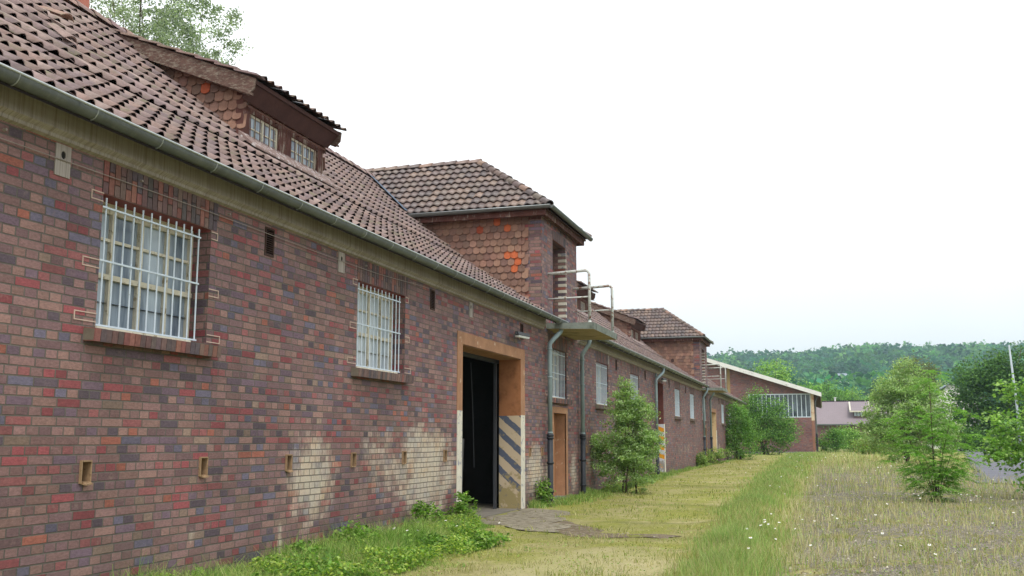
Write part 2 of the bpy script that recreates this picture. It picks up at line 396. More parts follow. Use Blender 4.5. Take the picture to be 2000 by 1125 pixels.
# concrete eaves band with a small drip moulding
for (a, b) in ((B0, 22.45), (25.95, 54.15), (57.65, B1)):
    m_ = MB(); m_.box(.0, .10, a, b, 4.105, 4.42)
    m_.prism([(.0,a,4.03), (.045,a,4.045), (.05,a,4.075), (.10,a,4.105), (.0,a,4.105)], (0, b-a, 0))
    yy = a+1.8
    while yy < b: m_.box(.1, .103, yy, yy+.012, 4.11, 4.43, col=(.35,.33,.3,1)); yy += 2.63
    m_.build('eaves_band', M_band, bld)
    s_ = MB(); s_.box(.10, .25, a, b, 4.30, 4.318); s_.build('eaves_soffit', M_browns, bld)

# ------------------------------------------------------------------ tiles
def rnd_col(base, spread=.12, hue=.04):
    k = 1+random.uniform(-spread, spread)
    return tuple(max(0, min(1, c*k*(1+random.uniform(-hue, hue)))) for c in base[:3])+(1,)

def tile_field(O, U, V, ulen, vlen, w_, gauge, amp, taper, prof, pal, test=None, lift=.03, k=8, rough=.5, vstart=0.0):
    """pantiles laid on plane O + u U + v V; returns verts, faces, colours"""
    O, U, V = np.array(O, float), np.array(U, float), np.array(V, float)
    N = np.cross(U, V); N /= np.linalg.norm(N)
    if N[2] < 0: N = -N
    nu, nv = int(math.ceil(ulen/w_)), int(math.ceil(vlen/gauge))
    t = np.linspace(0, 1, k+1); h = prof(t)
    vs, fs, cs = [], [], []; base = 0
    P = np.array([lin(c)[:3] for c in pal])
    for j in range(nv):
        va = vstart+j*gauge; vb = va+gauge*1.05
        i = np.arange(nu); n = len(i)
        dz = RNG.normal(0, .002, n); dv = RNG.normal(0, .004, n); sk = RNG.normal(0, .004, n)
        u = i[:, None]*w_+t[None, :]*w_*1.02
        front = va+dv[:, None]+sk[:, None]*(t[None]-.5)
        rows = [(u, front, lift+dz[:, None]+h[None]*amp), (u, vb+0*u, .002+h[None]*amp*taper),
                (u, front, lift+dz[:, None]+h[None]*amp-.010)]
        pts = np.stack([O+a[..., None]*U+b[..., None]*V+c[..., None]*N for a, b, c in rows], 1)   # n,3,k+1,3
        idx = base+np.arange(n*3*(k+1)).reshape(n, 3, k+1); base += n*3*(k+1)
        q1 = np.stack([idx[:, 0, :-1], idx[:, 0, 1:], idx[:, 1, 1:], idx[:, 1, :-1]], -1).reshape(-1, 4)
        q2 = np.stack([idx[:, 2, :-1], idx[:, 2, 1:], idx[:, 0, 1:], idx[:, 0, :-1]], -1).reshape(-1, 4)
        c = P[RNG.integers(0, len(P), n)]*(1+RNG.normal(0, .10, (n, 1)))
        cc = np.repeat(c, k, 0)
        keep = np.ones(len(q1), bool)
        if test is not None:
            uc = (i[:, None]*w_+(t[None, :-1]+.5/k)*w_).ravel(); keep = test(uc, np.full(len(uc), (va+vb)/2))
        vs.append(pts.reshape(-1, 3)); fs += [q1[keep], q2[keep]]; cs += [cc[keep], cc[keep]*.9]
    C = np.clip(np.concatenate(cs), 0.01, .9); C = np.concatenate([C, np.ones((len(C), 1))], 1)
    return np.concatenate(vs), np.concatenate(fs), C

def p_main(t):
    s = np.clip((t-.40)/.58, 0, 1); return np.sin(np.pi*s**1.35)
def p_wave(t): return .5-.5*np.cos(2*np.pi*t)
PAL = [(146,126,121), (140,120,117), (153,134,127), (142,121,115), (134,117,116), (148,125,117)]
PALT = [(112,94,86), (100,84,80), (124,104,92), (106,92,84), (92,80,78)]

def join_fields(L):
    V, F, C = [], [], []; b = 0
    for v, f, c in L: V.append(v); F.append(f+b); C.append(c); b += len(v)
    return np.concatenate(V), np.concatenate(F), np.concatenate(C)
l1 = math.hypot(1, .66); l2 = math.hypot(1, .82)
G1 = (RG-RK)*l1; G2 = (RK-RE)*l2
n1 = 7; n2 = 10; g1 = G1/n1; g2 = G2/n2
def cutg(u, v):
    y = B0+u; keep = np.ones(len(u), bool)
    for a, b in GAPS: keep &= ~((y > a+.02) & (y < b-.02) & (v < 5.2))
    return keep
W_T = .247
A = tile_field((RG-.02, B0, roof_z(RG)-.02), (0,1,0), (-1/l1, 0, .66/l1), B1-B0, G1, W_T, g1, .050, .04, p_main, PAL, cutg, lift=.008)
Bf = tile_field((RK, B0, roof_z(RK)), (0,1,0), (-1/l2, 0, .82/l2), B1-B0, G2, W_T, g2, .050, .04, p_main, PAL,
                lambda u, v: cutg(u, v+G1), lift=.008)
V_, F_, C_ = join_fields([A, Bf])
np_mesh('roof', V_, F_, M_tile, bld, C_)
d = MB()
for (a, b) in ((B0, 22.45), (25.95, 54.15), (57.65, B1)):
    d.prism([(RG-.06, a, roof_z(RG)-.05), (RK, a, roof_z(RK)-.04), (RE, a, roof_z(RE)-.05), (RE, a, roof_z(RE)-.15), (RK, a, roof_z(RK)-.14), (RG-.06, a, roof_z(RG)-.10)], (0, b-a, 0))
d.prism([(RE, B0, roof_z(RE)-.05), (-11.2, B0, 4.25), (-11.2, B0, 4.12), (RE, B0, roof_z(RE)-.18)], (0, B1-B0, 0))
d.build('roof_boarding', M_deck, bld)
# ridge
def ridge_tiles(P0, P1, r=.12, L=.38, pal=PAL, flip=False):
    """overlapping half-round tiles from P0 to P1"""
    mb = MB(); P0, P1 = Vector(P0), Vector(P1); D = P1-P0; n = max(1, int(D.length/L)); D.normalize()
    side = D.cross(Vector((0,0,1))).normalized(); up = side.cross(D).normalized()
    st = (P1-P0).length/n
    for i in range(n):
        a = P0+D*(i*st-.02); b = P0+D*((i+1)*st+.03); ra, rb = (r*1.12, r*.92)
        jit = up*random.uniform(-.006, .006)+side*random.uniform(-.008, .008)
        col = rnd_col(lin(random.choice(pal)), .12); K = 8
        va = [a+jit+side*math.cos(math.pi*q/K)*ra+up*(math.sin(math.pi*q/K)*ra-.03) for q in range(K+1)]
        vb = [b+jit+side*math.cos(math.pi*q/K)*rb+up*(math.sin(math.pi*q/K)*rb-.045) for q in range(K+1)]
        ia = [p-(p-a).normalized()*.018 for p in va]
        mb.add(va+vb+ia, [(q, q+1, K+1+q+1, K+1+q) for q in range(K)]+[(2*(K+1)+q, 2*(K+1)+q+1, q+1, q) for q in range(K)]+
               [(2*(K+1)+q for q in range(K+1))][0:0], 0, col)
    return mb
ridge_tiles((RE, B0, roof_z(RE)+.03), (RE, B1, roof_z(RE)+.03), .12, .40).build('ridge_tiles', M_tile, bld, smooth=True)

# loose slipped tiles on the roof
def loose(x, y, tiltz, c, L=.55):
    z = roof_z(x)+.05; dx = Vector((1/l2, 0, -.82/l2))
    P = Vector((x, y, z)); n = Vector((.82/l2, 0, 1/l2)); s = Vector((0,1,0))
    K = 6; a = P; b = P+dx*L
    va = [a+s*(q/K-.5)*.24+n*(.02+.05*math.sin(math.pi*q/K)) for q in range(K+1)]
    vb = [b+s*(q/K-.5)*.24+n*(tiltz+.07*math.sin(math.pi*q/K)) for q in range(K+1)]
    vc = [p-n*.02 for p in vb]
    sl = MB(); sl.add(va+vb+vc, [(q, q+1, K+2+q, K+1+q) for q in range(K)]+[(K+1+q, K+2+q, 2*K+3+q, 2*K+2+q) for q in range(K)], 0, c)
    sl.build('slipped_tile', M_tile, bld)
loose(-3.55, 10.25, .14, lin((150,122,108)), .42); loose(-2.9, 9.75, .03, lin((140,120,113)), .36)

# gutter
def gutter_run(mb, P0, P1, r=.075, out=None, seams=2.6):
    P0, P1 = Vector(P0), Vector(P1); D = (P1-P0).normalized(); side = out or D.cross(Vector((0,0,1))).normalized(); up = Vector((0,0,1))
    K = 9; ang = [math.pi+math.pi*q/K for q in range(K+1)]
    prof = [side*math.cos(a)*r+up*math.sin(a)*r for a in ang]
    L = (P1-P0).length; n = max(1, int(L/seams)); pts = [P0+D*L*i/n for i in range(n+1)]
    vs = []
    for i, p in enumerate(pts):
        sag = up*(random.uniform(-.006, .006) if 0 < i < n else 0)
        vs += [p+q+sag for q in prof]
    fs = [(i*(K+1)+q, i*(K+1)+q+1, (i+1)*(K+1)+q+1, (i+1)*(K+1)+q) for i in range(n) for q in range(K)]
    mb.add(vs, fs, 0)
    mb.add([p*1.0 for p in [x-(x-(P0+D*((x-P0).dot(D)))).normalized()*.006 for x in vs]], [f[::-1] for f in fs], 0)
    for e in (P0, P1): mb.add([e+q for q in prof], [tuple(range(K+1))], 0)
    mb.tube([P0+side*r+up*.006, P1+side*r+up*.006], .012, 6, 1)
    for i in range(1, n):                                                # soldered joints
        p = pts[i]; q0 = [side*math.cos(a)*(r+.005)+up*math.sin(a)*(r+.005) for a in ang]
        mb.add([p-D*.02+q for q in q0]+[p+D*.02+q for q in q0], [(q, q+1, K+2+q, K+1+q) for q in range(K)], 0)
XG = .335; ZG = 4.275
for a, b in ((B0, 23.3), (25.75, 54.35), (57.4, B1)):
    g = MB(); gutter_run(g, (XG, a, ZG+.02*(b > 30)), (XG, b, ZG+.02*(b > 30)), .082, Vector((1,0,0)), 2.64)
    y = a+.5
    while y < b:                                                          # brackets
        g.tube([(XG+.084*math.cos(t), y, ZG+.088*math.sin(t)) for t in [math.pi+math.pi*i/7 for i in range(8)]], .006, 4, 1, cap=False)
        y += .88
    g.build('gutter', [M_zinc, M_zinc_lip], bld, smooth=True)

# downpipes
def downpipe(y, zsw=1.6, top=ZG-.05, ytop=None, r=.055, x=.13):
    yt = ytop if ytop is not None else y
    p = MB()
    p.tube([(XG, yt, top-.02), (XG, yt, top-.14), (XG-.02, yt+(y-yt)*.1, top-.22), (x+.06, y+(yt-y)*.2, top-.42), (x, y, top-.52), (x, y, top-.62), (x, y, zsw)], r, 10)
    for z in (top-.64, (top+zsw)/2, zsw+.02): p.tube([(x, y, z-.02), (x, y, z+.02)], r+.009, 10)
    o = p.build('downpipe', M_pipe, bld, smooth=True)
    q = MB(); q.tube([(x, y, zsw), (x, y, .15), (x+.05, y, -.1)], r+.012, 10)
    for z in (zsw-.04, zsw-.10, .95, .3): q.tube([(x, y, z-.025), (x, y, z+.025)], r+.028, 10)
    q.build('standpipe', M_iron, o, smooth=True)
    return o
downpipe(22.62, 1.62, ytop=22.95); downpipe(25.98, 1.62, ytop=25.98, x=.12); downpipe(38.3, 1.6, top=4.25, ytop=38.9); downpipe(54.2, 1.6, ytop=54.3); downpipe(57.6, 1.6, ytop=57.6)

# ------------------------------------------------------------------ brick pieces (soldiers, sills)
PIECE = [(112,90,86), (98,84,82), (88,78,82), (126,82,76), (104,80,78), (120,98,90), (92,76,76), (84,76,76), (108,88,82), (96,82,84), (130,90,80)]
def soldiers(mb, y0, y1, z0, z1, x0=-.47, x1=.003, wd=.078, tiers=1, depth=.10):
    n = int(round((y1-y0)/wd)); wd = (y1-y0)/n; hh = (z1-z0)/tiers
    for i in range(n):
        if tiers == 1: zs = [(z0, z1)]
        else:
            mid = z0+(z1-z0)*(.66 if i % 2 else .34); zs = [(z0, mid), (mid, z1)]
        for za, zb in zs:
            mb.box(x1-depth+random.uniform(-.002, .002), x1+random.uniform(-.001, .002), y0+i*wd+.005, y0+(i+1)*wd-.005, za+.004, zb-.004, 0, rnd_col(lin(random.choice(PIECE)), .15))
    mb.box(x0, x1-.004, y0, y1, z0+.001, z1-.001, 1)

def make_window(width=1.70, h=1.22, kind='near', glass=None):
    """local: y 0..width from the left jamb, z 0 at the sill line; wall face x=0"""
    f = MB(); xf = -.22; fr = .05; wl_ = width-.30                       # leaves stop short: right bay stands open and dark
    f.box(xf-.06, xf, 0, width, 0, .055); f.box(xf-.06, xf, 0, width, h-.10, h)
    for y in (0, width-fr): f.box(xf-.061, xf+.001, y, y+fr, .05, h-.09)
    f.box(xf-.061, xf+.012, 0, width, h*.40, h*.40+.05)                  # transom
    for k in (.25, .5, .75):
        y = width*k; ww = .055 if k == .5 else .04
        f.box(xf-.055, xf+.004, y-ww/2, y+ww/2, .05, h-.09)
    f.box(xf-.05, xf-.005, .04, width-.04, h*.70, h*.70+.028)
    f.box(xf-.05, xf-.005, .04, width-.04, h*.22, h*.22+.0)
    # inner sill board
    f.box(-.20, .02, 0, width-.3, -.035, .0)
    o = f.build('window', M_frame, bld)
    p = MB(); p.box(xf-.045, xf-.035, .04, width-.04, .05, h-.09); p.build('pane', glass or M_glass, o)
    g = MB(); n = 12; x = -.012
    for i in range(n):
        y = .06+i*(width-.26)/(n-1)
        g.tube([(x, y, -.01), (x, y+random.uniform(-.004,.004), h*.5), (x, y, h-.03)], .0085, 6)
    for z in (.005, h*.49, h-.13): g.box(x+.004, x+.016, 0, width-.18, z, z+.016)
    g.tube([(x, width*.48, -.13), (x, width*.48, .02)], .009, 6)
    g.tube([(x, .0, .0), (x, .0, h-.15)], .008, 6)
    g.build('grille', M_bar, o)
    s = MB(); n = int(round((width+.25)/.078)); wd = (width+.25)/n
    for i in range(n):
        y = -.15+i*wd; x1 = .12+random.uniform(-.004, .004)
        s.prism([(-.12, y+.004, -.135), (x1, y+.004, -.15), (x1+.01, y+.004, -.035), (-.12, y+.004, -.008)], (0, wd-.008, 0), 0, rnd_col(lin(random.choice(PIECE)), .12))
    s.prism([(-.2, -.147, -.13), (.112, -.147, -.142), (.118, -.147, -.042), (-.2, -.147, -.012)], (0, n*wd-.006, 0), 1)
    s.build('sill', [M_piece, M_mortar], o)
    l = MB(); soldiers(l, -.02, width+.10, h+.002, h+.33, -.46, .004, .079, 2)
    l.build('lintel', [M_piece, M_mortar], o)
    def ring(y0, y1, z0, z1, open_side=None, e=.010):
        a = MB()
        a.box(.0, .007, y0, y1, z1-e, z1); a.box(.0, .007, y0, y1, z0, z0+e)
        if open_side != 'l': a.box(.0, .0065, y0, y0+e, z0+e, z1-e)
        if open_side != 'r': a.box(.0, .0065, y1-e, y1, z0+e, z1-e)
        a.build('mortar_patch', M_patch, o)
    for z, e in ((h-.08, .16), (.52, .22), (.03, .28)):
        ring(-e, -.0, z, z+.085, 'r'); ring(width, width+e-.04, z-.02, z+.065, 'l')
    return o
proto = make_window()
def put_window(y, first=[True]):
    if first[0]: o = proto; first[0] = False
    else: o = copy_tree(proto, bld)
    o.location = (0, y, 2.50); return o
put_window(WIN[0])
proto2 = make_window(glass=M_glassw); proto2.location = (0, WIN[1], 2.50)
for y in WIN[2:]:
    o = copy_tree(proto2, bld); o.location = (0, y, 2.50)
for y, wd in ((22.97, 1.78), (54.75, 1.65)):
    o = make_window(wd, 1.18, glass=M_glass); o.location = (0, y, 2.50)

# tan clay vent boxes, air grilles, pierced stones
def vent(y, broken):
    v = MB(); z0, z1 = 1.115, 1.315; a, b = y-.067, y+.067; e = .014; X0, X1 = -.16, .022
    v.box(X0, X1, a, a+e, z0, z1); v.box(X0, X1, b-e, b, z0, z1); v.box(X0, X1+.006, a+e, b-e, z1-e, z1); v.box(X0, X1+.012*broken, a+e, b-e, z0, z0+e)
    v.box(X0-.02, X0, a, b, z0, z1)
    if broken:
        for i in range(5): 
            yy = a+.02+random.uniform(0, .05); zz = z0+.03+i*.03
            v.box(X0+.02, X0+.02+random.uniform(.03, .1), yy, yy+.02, zz, zz+.022, col=(.9,.7,.5,1))
        v.prism([(X1-.01, a+.01, z0-.004), (X1+.035, a+.03, z0-.018), (X1+.03, b-.02, z0-.01), (X1-.01, b-.01, z0)], (0, 0, .012))
    v.build('wall_vent', M_vent, bld)
for i, y in enumerate(VENTS): vent(y, i in (2, 3, 4))
for y in AIR:
    v = MB(); a, b, z0, z1 = y-.1, y+.1, 3.64, 3.98
    for q in ((a, a+.02), (b-.02, b)): v.box(-.1, .012, q[0], q[1], z0, z1)
    v.box(-.1, .014, a+.02, b-.02, z0, z0+.02); v.box(-.1, .014, a+.02, b-.02, z1-.02, z1)
    for k in range(11):
        z = z0+.035+k*.026; v.prism([(-.02, a+.02, z), (.004, a+.02, z-.012), (.004, a+.02, z-.007), (-.02, a+.02, z+.005)], (0, b-a-.04, 0))
    v.box(-.12, -.1, a, b, z0, z1)
    v.build('air_grille', M_grille, bld)
for y in (6.86, 12.14, 17.42, 30.0):
    v = MB(); a, b = y-.09, y+.09
    R = .028; cz = 4.0; K = 12
    outer = [(.012, a+(b-a)*t, z) for t, z in ()]
    ring = [(.012, y+R*math.cos(2*math.pi*q/K), 3.93+R*1.3*math.sin(2*math.pi*q/K)) for q in range(K)]
    sq = [(.012, y+max(-.09, min(.09, .2*math.cos(2*math.pi*q/K))), 3.90+max(-.16, min(.12, .3*math.sin(2*math.pi*q/K)))) for q in range(K)]
    v.add(ring+sq, [(q, (q+1) % K, K+(q+1) % K, K+q) for q in range(K)])
    rb = [(-.0, p[1], p[2]) for p in ring]; sb = [(.0, p[1], p[2]) for p in sq]
    v.add(ring+rb, [(q, (q+1) % K, K+(q+1) % K, K+q) for q in range(K)]); v.add(sq+sb, [(q, (q+1) % K, K+(q+1) % K, K+q) for q in range(K)])
    v.add([(.003, p[1], p[2]) for p in ring], [tuple(range(K))], 1)
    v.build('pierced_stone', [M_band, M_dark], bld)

# cable with knobs along the wall
c = MB(); pts = []
for i in range(41):
    y = 3+i*(15.3-3)/40; pts.append((.022, y, 3.855+.004*y+.03*math.sin(y*.9)*.3+.05*ss(y, 13, 15.4)))
c.tube(pts, .0045, 5)
for y in (6.2, 7.9, 9.4, 11.6, 12.9, 14.6): c.tube([(0, y, 3.96), (.03, y, 3.96)], [.016, .012], 7)
c.build('cable', M_wire, bld)

# wall lamps: strip light on a bent arm
def wall_lamp(y, z):
    l = MB(); l.box(0, .05, y-.03, y+.05, z-.06, z+.06); l.tube([(.03, y, z), (.10, y, z+.03), (.16, y-.1, z+.02), (.16, y-1.0, z-.03)], .018, 7)
    l.prism([(.11, y-.05, z-.02), (.21, y-.05, z-.02), (.19, y-.05, z+.05), (.13, y-.05, z+.05)], (0, -.85, -.03))
    o = l.build('wall_lamp', M_darkmetal, bld)
    d_ = MB(); d_.prism([(.125, y-.07, z-.065), (.195, y-.07, z-.065), (.205, y-.07, z-.028), (.115, y-.07, z-.028)], (0, -.8, -.03))
    d_.build('lamp_cover', M_lampw, o)
    w2 = MB(); w2.tube([(.16, y-1.0, z-.03), (.15, y-1.03, z-.10), (.15, y-1.02, z-.24)], .006, 5); w2.build('lamp_cable', M_darkmetal, o)
wall_lamp(20.75, 3.70); wall_lamp(40.6, 3.86)

# ------------------------------------------------------------------ gate and doors
def gateway(y0, y1, top, dy=.27, hz=M_haz, split=2.0, open_=True):
    g = MB(); X = .012
    g.box(-.02, X, y0-dy, y0, split, top+.22); g.box(-.02, X, y1, y1+dy+.03, split, top+.22); g.box(-.02, X, y0, y1, top, top+.22)
    g.box(-.478, -.02, y0-.001, y0+.012, split, top); g.box(-.478, -.02, y0+.012, y1-.012, top-.012, top+.001)
    o = g.build('gate_surround', M_orange, bld)
    c_ = MB(); c_.box(-.02, X+.001, y0-dy+.02, y0-.0, -.1, split); c_.box(-.02, X+.001, y1+.06, y1+dy+.03, -.1, split); c_.box(-.478, -.02, y0-.001, y0+.012, -.1, split)
    c_.box(-.02, X+.001, y1-.004, y1+.06, -.1, split)
    c_.build('painted_jamb', M_cream, o)
    r = MB(); r.box(-.478, X-.004, y1-.012, y1-.004, -.1, top-.012); r.build('striped_reveal', hz, o)
    return o
gt = gateway(16.99, 20.66, 3.20)
tr = MB(); tr.box(-.56, -.50, 20.50, 20.56, .03, 3.2); tr.box(-.60, -.50, 16.9, 20.7, 3.12, 3.26)
tr.tube([(-.9, 20.0, 3.1), (-.9, 20.15, 2.0), (-.92, 20.3, .9)], .008, 5)
tr.build('sliding_gate_frame', M_darkmetal, gt)
tp = MB()   # torn board leaning inside
tp.prism([(-1.2, 19.6, .5), (-1.2, 20.3, .1), (-1.2, 20.45, 1.5), (-1.2, 19.5, 1.55), (-1.2, 19.45, 1.2)], (-.02, 0, 0))
tp.build('torn_board', mat_simple('grey_board', (112,112,114), .9, .2, 3), gt)
gt2 = gateway(58.6, 61.6, 3.05, .3, M_step, 2.0)
bp = MB(); bp.box(-.40, -.36, 58.7, 61.5, .0, 2.95); bp.build('boarded_gate_leaf', M_dooror, gt2)
# door under the tower: orange surround with blocked leaf
for y0, y1, z1 in ((23.40, 24.62, 2.12), (55.0, 56.2, 2.1)):
    g = MB(); g.box(-.02, .012, y0-.17, y0, .0, z1+.15); g.box(-.02, .012, y1, y1+.17, .0, z1+.15); g.box(-.02, .012, y0, y1, z1, z1+.15)
    g.box(-.3, -.02, y1-.01, y1+.001, .06, z1); g.box(-.3, -.02, y0-.001, y0+.01, .06, z1)
    o = g.build('door_surround', M_orange, bld)
    p = MB(); p.box(-.32, -.27, y0, y1, .06, z1)
    for z in (.25, 1.15): p.box(-.27, -.262, y0+.15, y1-.15, z, z+.75)
    p.build('door_leaf', M_dooror, o)
    s = MB(); s.box(-.3, .16, y0-.05, y1+.1, -.1, .1); s.build('door_step', M_conc, o)
# tall doorway with yellow striped reveal
g = MB(); g.box(-.478, .004, 40.888, 40.897, -.1, 3.72); o = g.build('striped_doorway_reveal', M_hazy, bld)
g = MB(); g.box(-.02, .014, 40.9, 41.12, -.1, 2.1); g.build('painted_jamb', M_cream, o)
g = MB(); g.box(-.44, -.40, 39.0, 40.88, -.1, 3.7); g.box(-.395, -.39, 39.9, 39.93, 0, 3.7); g.build('door_leaf', M_browns, o)
g = MB(); g.tube([(.09, 38.62, .0), (.09, 38.62, 4.0)], .035, 8); g.build('conduit_pipe', M_pipe, bld)

# ------------------------------------------------------------------ shingles
def shingle_field(O, U, N, ulen, zlen, test, pal, specials=(), w_=.175, ex=.165, L=.25):
    """rounded clay shingles on a vertical wall: O bottom corner, U horizontal, N outward"""
    mb = MB(); O, U, N = Vector(O), Vector(U), Vector(N); Z = Vector((0,0,1))
    nr = int(zlen/ex)+1; nu = int(ulen/w_)+1
    for j in range(nr):
        off = (j % 2)*.5
        for i in range(-1, nu):
            u0 = (i+off)*w_; z0 = j*ex
            if not test(u0+w_/2, z0+ex*.5): continue
            col = None
            for (su, sz, sc) in specials:
                if abs(u0+w_/2-su) < w_*.55 and abs(z0+ex/2-sz) < ex*.55: col = lin(sc)
            if col is None: col = rnd_col(lin(random.choice(pal)), .08, .03)
            g = .004; r = random.uniform(-.004, .004); t = random.uniform(.034, .044)
            K = 5; poly = []
            for q in range(K+1):
                a = math.pi*q/K; uu = u0+w_/2-(w_/2-g)*math.cos(a); zz = z0+.045-.05*math.sin(a)+r
                poly.append((uu, zz))
            poly += [(u0+w_-g, z0+L), (u0+g, z0+L)]
            def P(uz, dn):
                d_ = t*(1-(uz[1]-z0)/L)+.004+dn
                return O+U*uz[0]+Z*uz[1]+N*d_
            fr = [P(q, 0) for q in poly]; bk = [P(q, -.013) for q in poly]; n = len(poly)
            mb.add(fr+bk, [tuple(range(n))]+[(q, (q+1) % n, n+(q+1) % n, n+q) for q in range(K)], 0, col)
    return mb
SH = [(132,102,88), (122,94,82), (140,108,92), (114,90,80), (128,98,86), (146,114,98)]

# ------------------------------------------------------------------ towers
def tower(dy, specials):
    Y0, Y1 = 22.45+dy, 25.95+dy; zt = 6.95; E = 1.5
    t = MB()
    t.box(-T, 0, Y0, Y0+.98, 4.06, zt); t.box(-T, 0, Y0+2.28, Y1, 4.06, zt); t.box(-T, 0, Y0+.98, Y0+2.28, 6.38, zt); t.box(-T, -.1, Y0+.98, Y0+2.28, 4.06, 4.2)
    # side walls behind the brick corner; shingle clad
    for y in (Y0, Y1-.2):
        t.prism([(-T, y, 4.0), (-T, y, zt-.1), (-3.6, y, zt-.1), (-3.6, y, 6.0)], (0, .2, 0))
    o = t.build('tower', M_brick, bld)
    # cladding, near and far side
    zb = 4.6
    for y, n, sgn in ((Y0, (0,-1,0), -1), (Y1, (0,1,0), 1)):
        def test(u, z, zb=zb):
            x = -.50-u; return x > -3.6 and (zb+z) > roof_z(x)-.12 and zb+z < 6.72
        s = shingle_field((-.50, y, zb), (-1,0,0), n, 3.1, 2.3, test, SH, specials if sgn < 0 else ())
        s.build('shingle_cladding', M_shingle, o)
    g = MB(); g.box(-.50, -.485, Y0-.03, Y0+.0, 4.85, 6.72); g.box(-3.4, -.02, Y0-.012, Y0+.01, 6.68, 6.86)
    g.box(-3.4, -.5, Y0-.02, Y0-.001, 4.7, 6.7) if False else None
    g.build('edge_board', M_wood, o)
    # roof geometry
    ze = 6.93; zr = 8.70; xe = .26; y0, y1 = Y0-.33, Y1+.33; ym = (Y0+Y1)/2; xr = -2.2; xb = -5.6
    sl_ = math.hypot(ym-y0, zr-ze); sf = math.hypot(xe-xr, zr-ze)
    Vs = ((0, (ym-y0)/sl_, (zr-ze)/sl_), (0, -(ym-y0)/sl_, (zr-ze)/sl_))
    def side_test(u, v):
        x = xe-u; s_ = v/sl_
        zz = ze+(zr-ze)*s_
        hip = xe+(xr-xe)*s_
        main = np.array([roof_z(q) for q in x])
        return (x < hip+.03) & (zz > main-.05) & (x > xb)
    F1 = tile_field((xe, y0, ze), (-1,0,0), Vs[0], xe-xb, sl_, .205, sl_/9.0, .05, .75, p_wave, PALT, side_test, lift=.035)
    F2 = tile_field((xe, y1, ze), (-1,0,0), Vs[1], xe-xb, sl_, .205, sl_/9.0, .05, .75, p_wave, PALT, side_test, lift=.035)
    def front_test(u, v):
        y = y0+u; s_ = v/sf; hw = (ym-y0)*(1-s_); return abs(y-ym) < hw+.03
    F3 = tile_field((xe, y0, ze), (0,1,0), (-(xe-xr)/sf, 0, (zr-ze)/sf), y1-y0, sf, .205, sf/10.0, .05, .75, p_wave, PALT, front_test, lift=.035)
    V, Fq, C = join_fields([F1, F2, F3]); rf = np_mesh('tower_roof', V, Fq, M_tiletower, o, C, smooth=False)
    dk = MB(); q = .03
    A0, A1, R0, R1 = (xe-.02, y0+.02, ze-q), (xe-.02, y1-.02, ze-q), (xr, ym, zr-q), (xb, ym, zr-q)
    dk.add([A0, A1, R0, R1, (xb, y0, ze-q), (xb, y1, ze-q)], [(0,2,1), (0,4,3,2), (1,2,3,5)])
    dk.box(-4.0, xe-.05, y0+.05, y1-.05, 6.84, 6.87)
    dk.build('roof_boarding', M_browns, o)
    for P, Q in (((xe+.02, y0-.02, ze+.04), (xr, ym, zr+.05)), ((xe+.02, y1+.02, ze+.04), (xr, ym, zr+.05)), ((xr+.05, ym, zr+.04), (xb, ym, zr+.04))):
        ridge_tiles(P, Q, .105, .33, PALT+[(140,112,96)]).build('hip_tiles', M_tiletower, o, smooth=True)
    # eaves: fascia + gutters
    f = MB(); f.box(-4.0, xe-.10, y0+.06, y0+.10, 6.72, 6.86); f.box(xe-.14, xe-.10, y0+.10, y1-.10, 6.72, 6.86); f.box(-4.0, xe-.10, y1-.10, y1-.06, 6.72, 6.86)
    f.box(-4.0, xe-.14, y0+.10, y1-.10, 6.76, 6.80)
    f.build('eaves_fascia', M_wood, o)
    gg = MB(); r = .062
    gutter_run(gg, (-3.35, y0-.045, ze-.02), (xe+.06, y0-.045, ze-.02), r, Vector((0,-1,0)), .95)
    gutter_run(gg, (xe+.06, y0-.045, ze-.02), (xe+.06, y1+.045, ze-.02), r, Vector((1,0,0)), .95)
    gg.build('gutter', [M_zinc, M_zinc_lip], o, smooth=True)
    # lead valley between the roofs
    vl = MB(); ps = []
    for s_ in np.linspace(0, 1, 9):
        zz = ze+(zr-ze)*s_; x = (4.21-zz)/.82 if zz > roof_z(RK) else (4.53-zz)/.66
        ps.append((x, y0+(ym-y0)*s_, zz))
    L = []; R = []
    for (x, y, z) in ps:
        L.append((x+.04, y-.26, roof_z(x+.04)+.10)); R.append((x-.02, y+.12, z+.11))
    vl.add(L+R, [(i, i+1, 9+i+1, 9+i) for i in range(8)])
    vl.build('lead_valley', M_lead, o)
    # doorway: leaf, frame, alternating painted quoins
    a, b = Y0+.98, Y0+2.28
    dd = MB(); dd.box(-.42, -.38, a, b, 4.22, 6.38)
    for k in range(6): dd.box(-.38, -.372, a+.05+k*.2, a+.05+k*.2+.185, 4.25, 6.35)
    dd.build('loading_door', M_wood, o)
    qn = MB()
    for k in range(13):
        z = 4.26+k*.16; qn.box(-.2, .006, b-.006, b+.075, z, z+.075)
    qn.build('painted_quoin', M_cream, o)
    s2 = MB(); soldiers(s2, a-.02, b+.02, 6.382, 6.62, -.3, .004, .08, 1); s2.build('lintel', [M_piece, M_mortar], o)
    # balcony slab and pipe rails
    sl2 = MB(); P = [(-.10, Y0+.30), (1.14, Y0+.42), (1.14, Y1-.30), (-.10, Y1-.30)]
    vs = [(x, y, 4.055+(.035 if x < .5 else 0)) for x, y in P]+[(x, y, 4.215) for x, y in P]
    sl2.add(vs, [(4,5,6,7), (0,1,5,4), (1,2,6,5), (2,3,7,6), (3,0,4,7)], 0); sl2.add(vs[:4], [(3,2,1,0)], 1)
    bal = sl2.build('balcony_slab', [M_conc, M_soffit], bld)
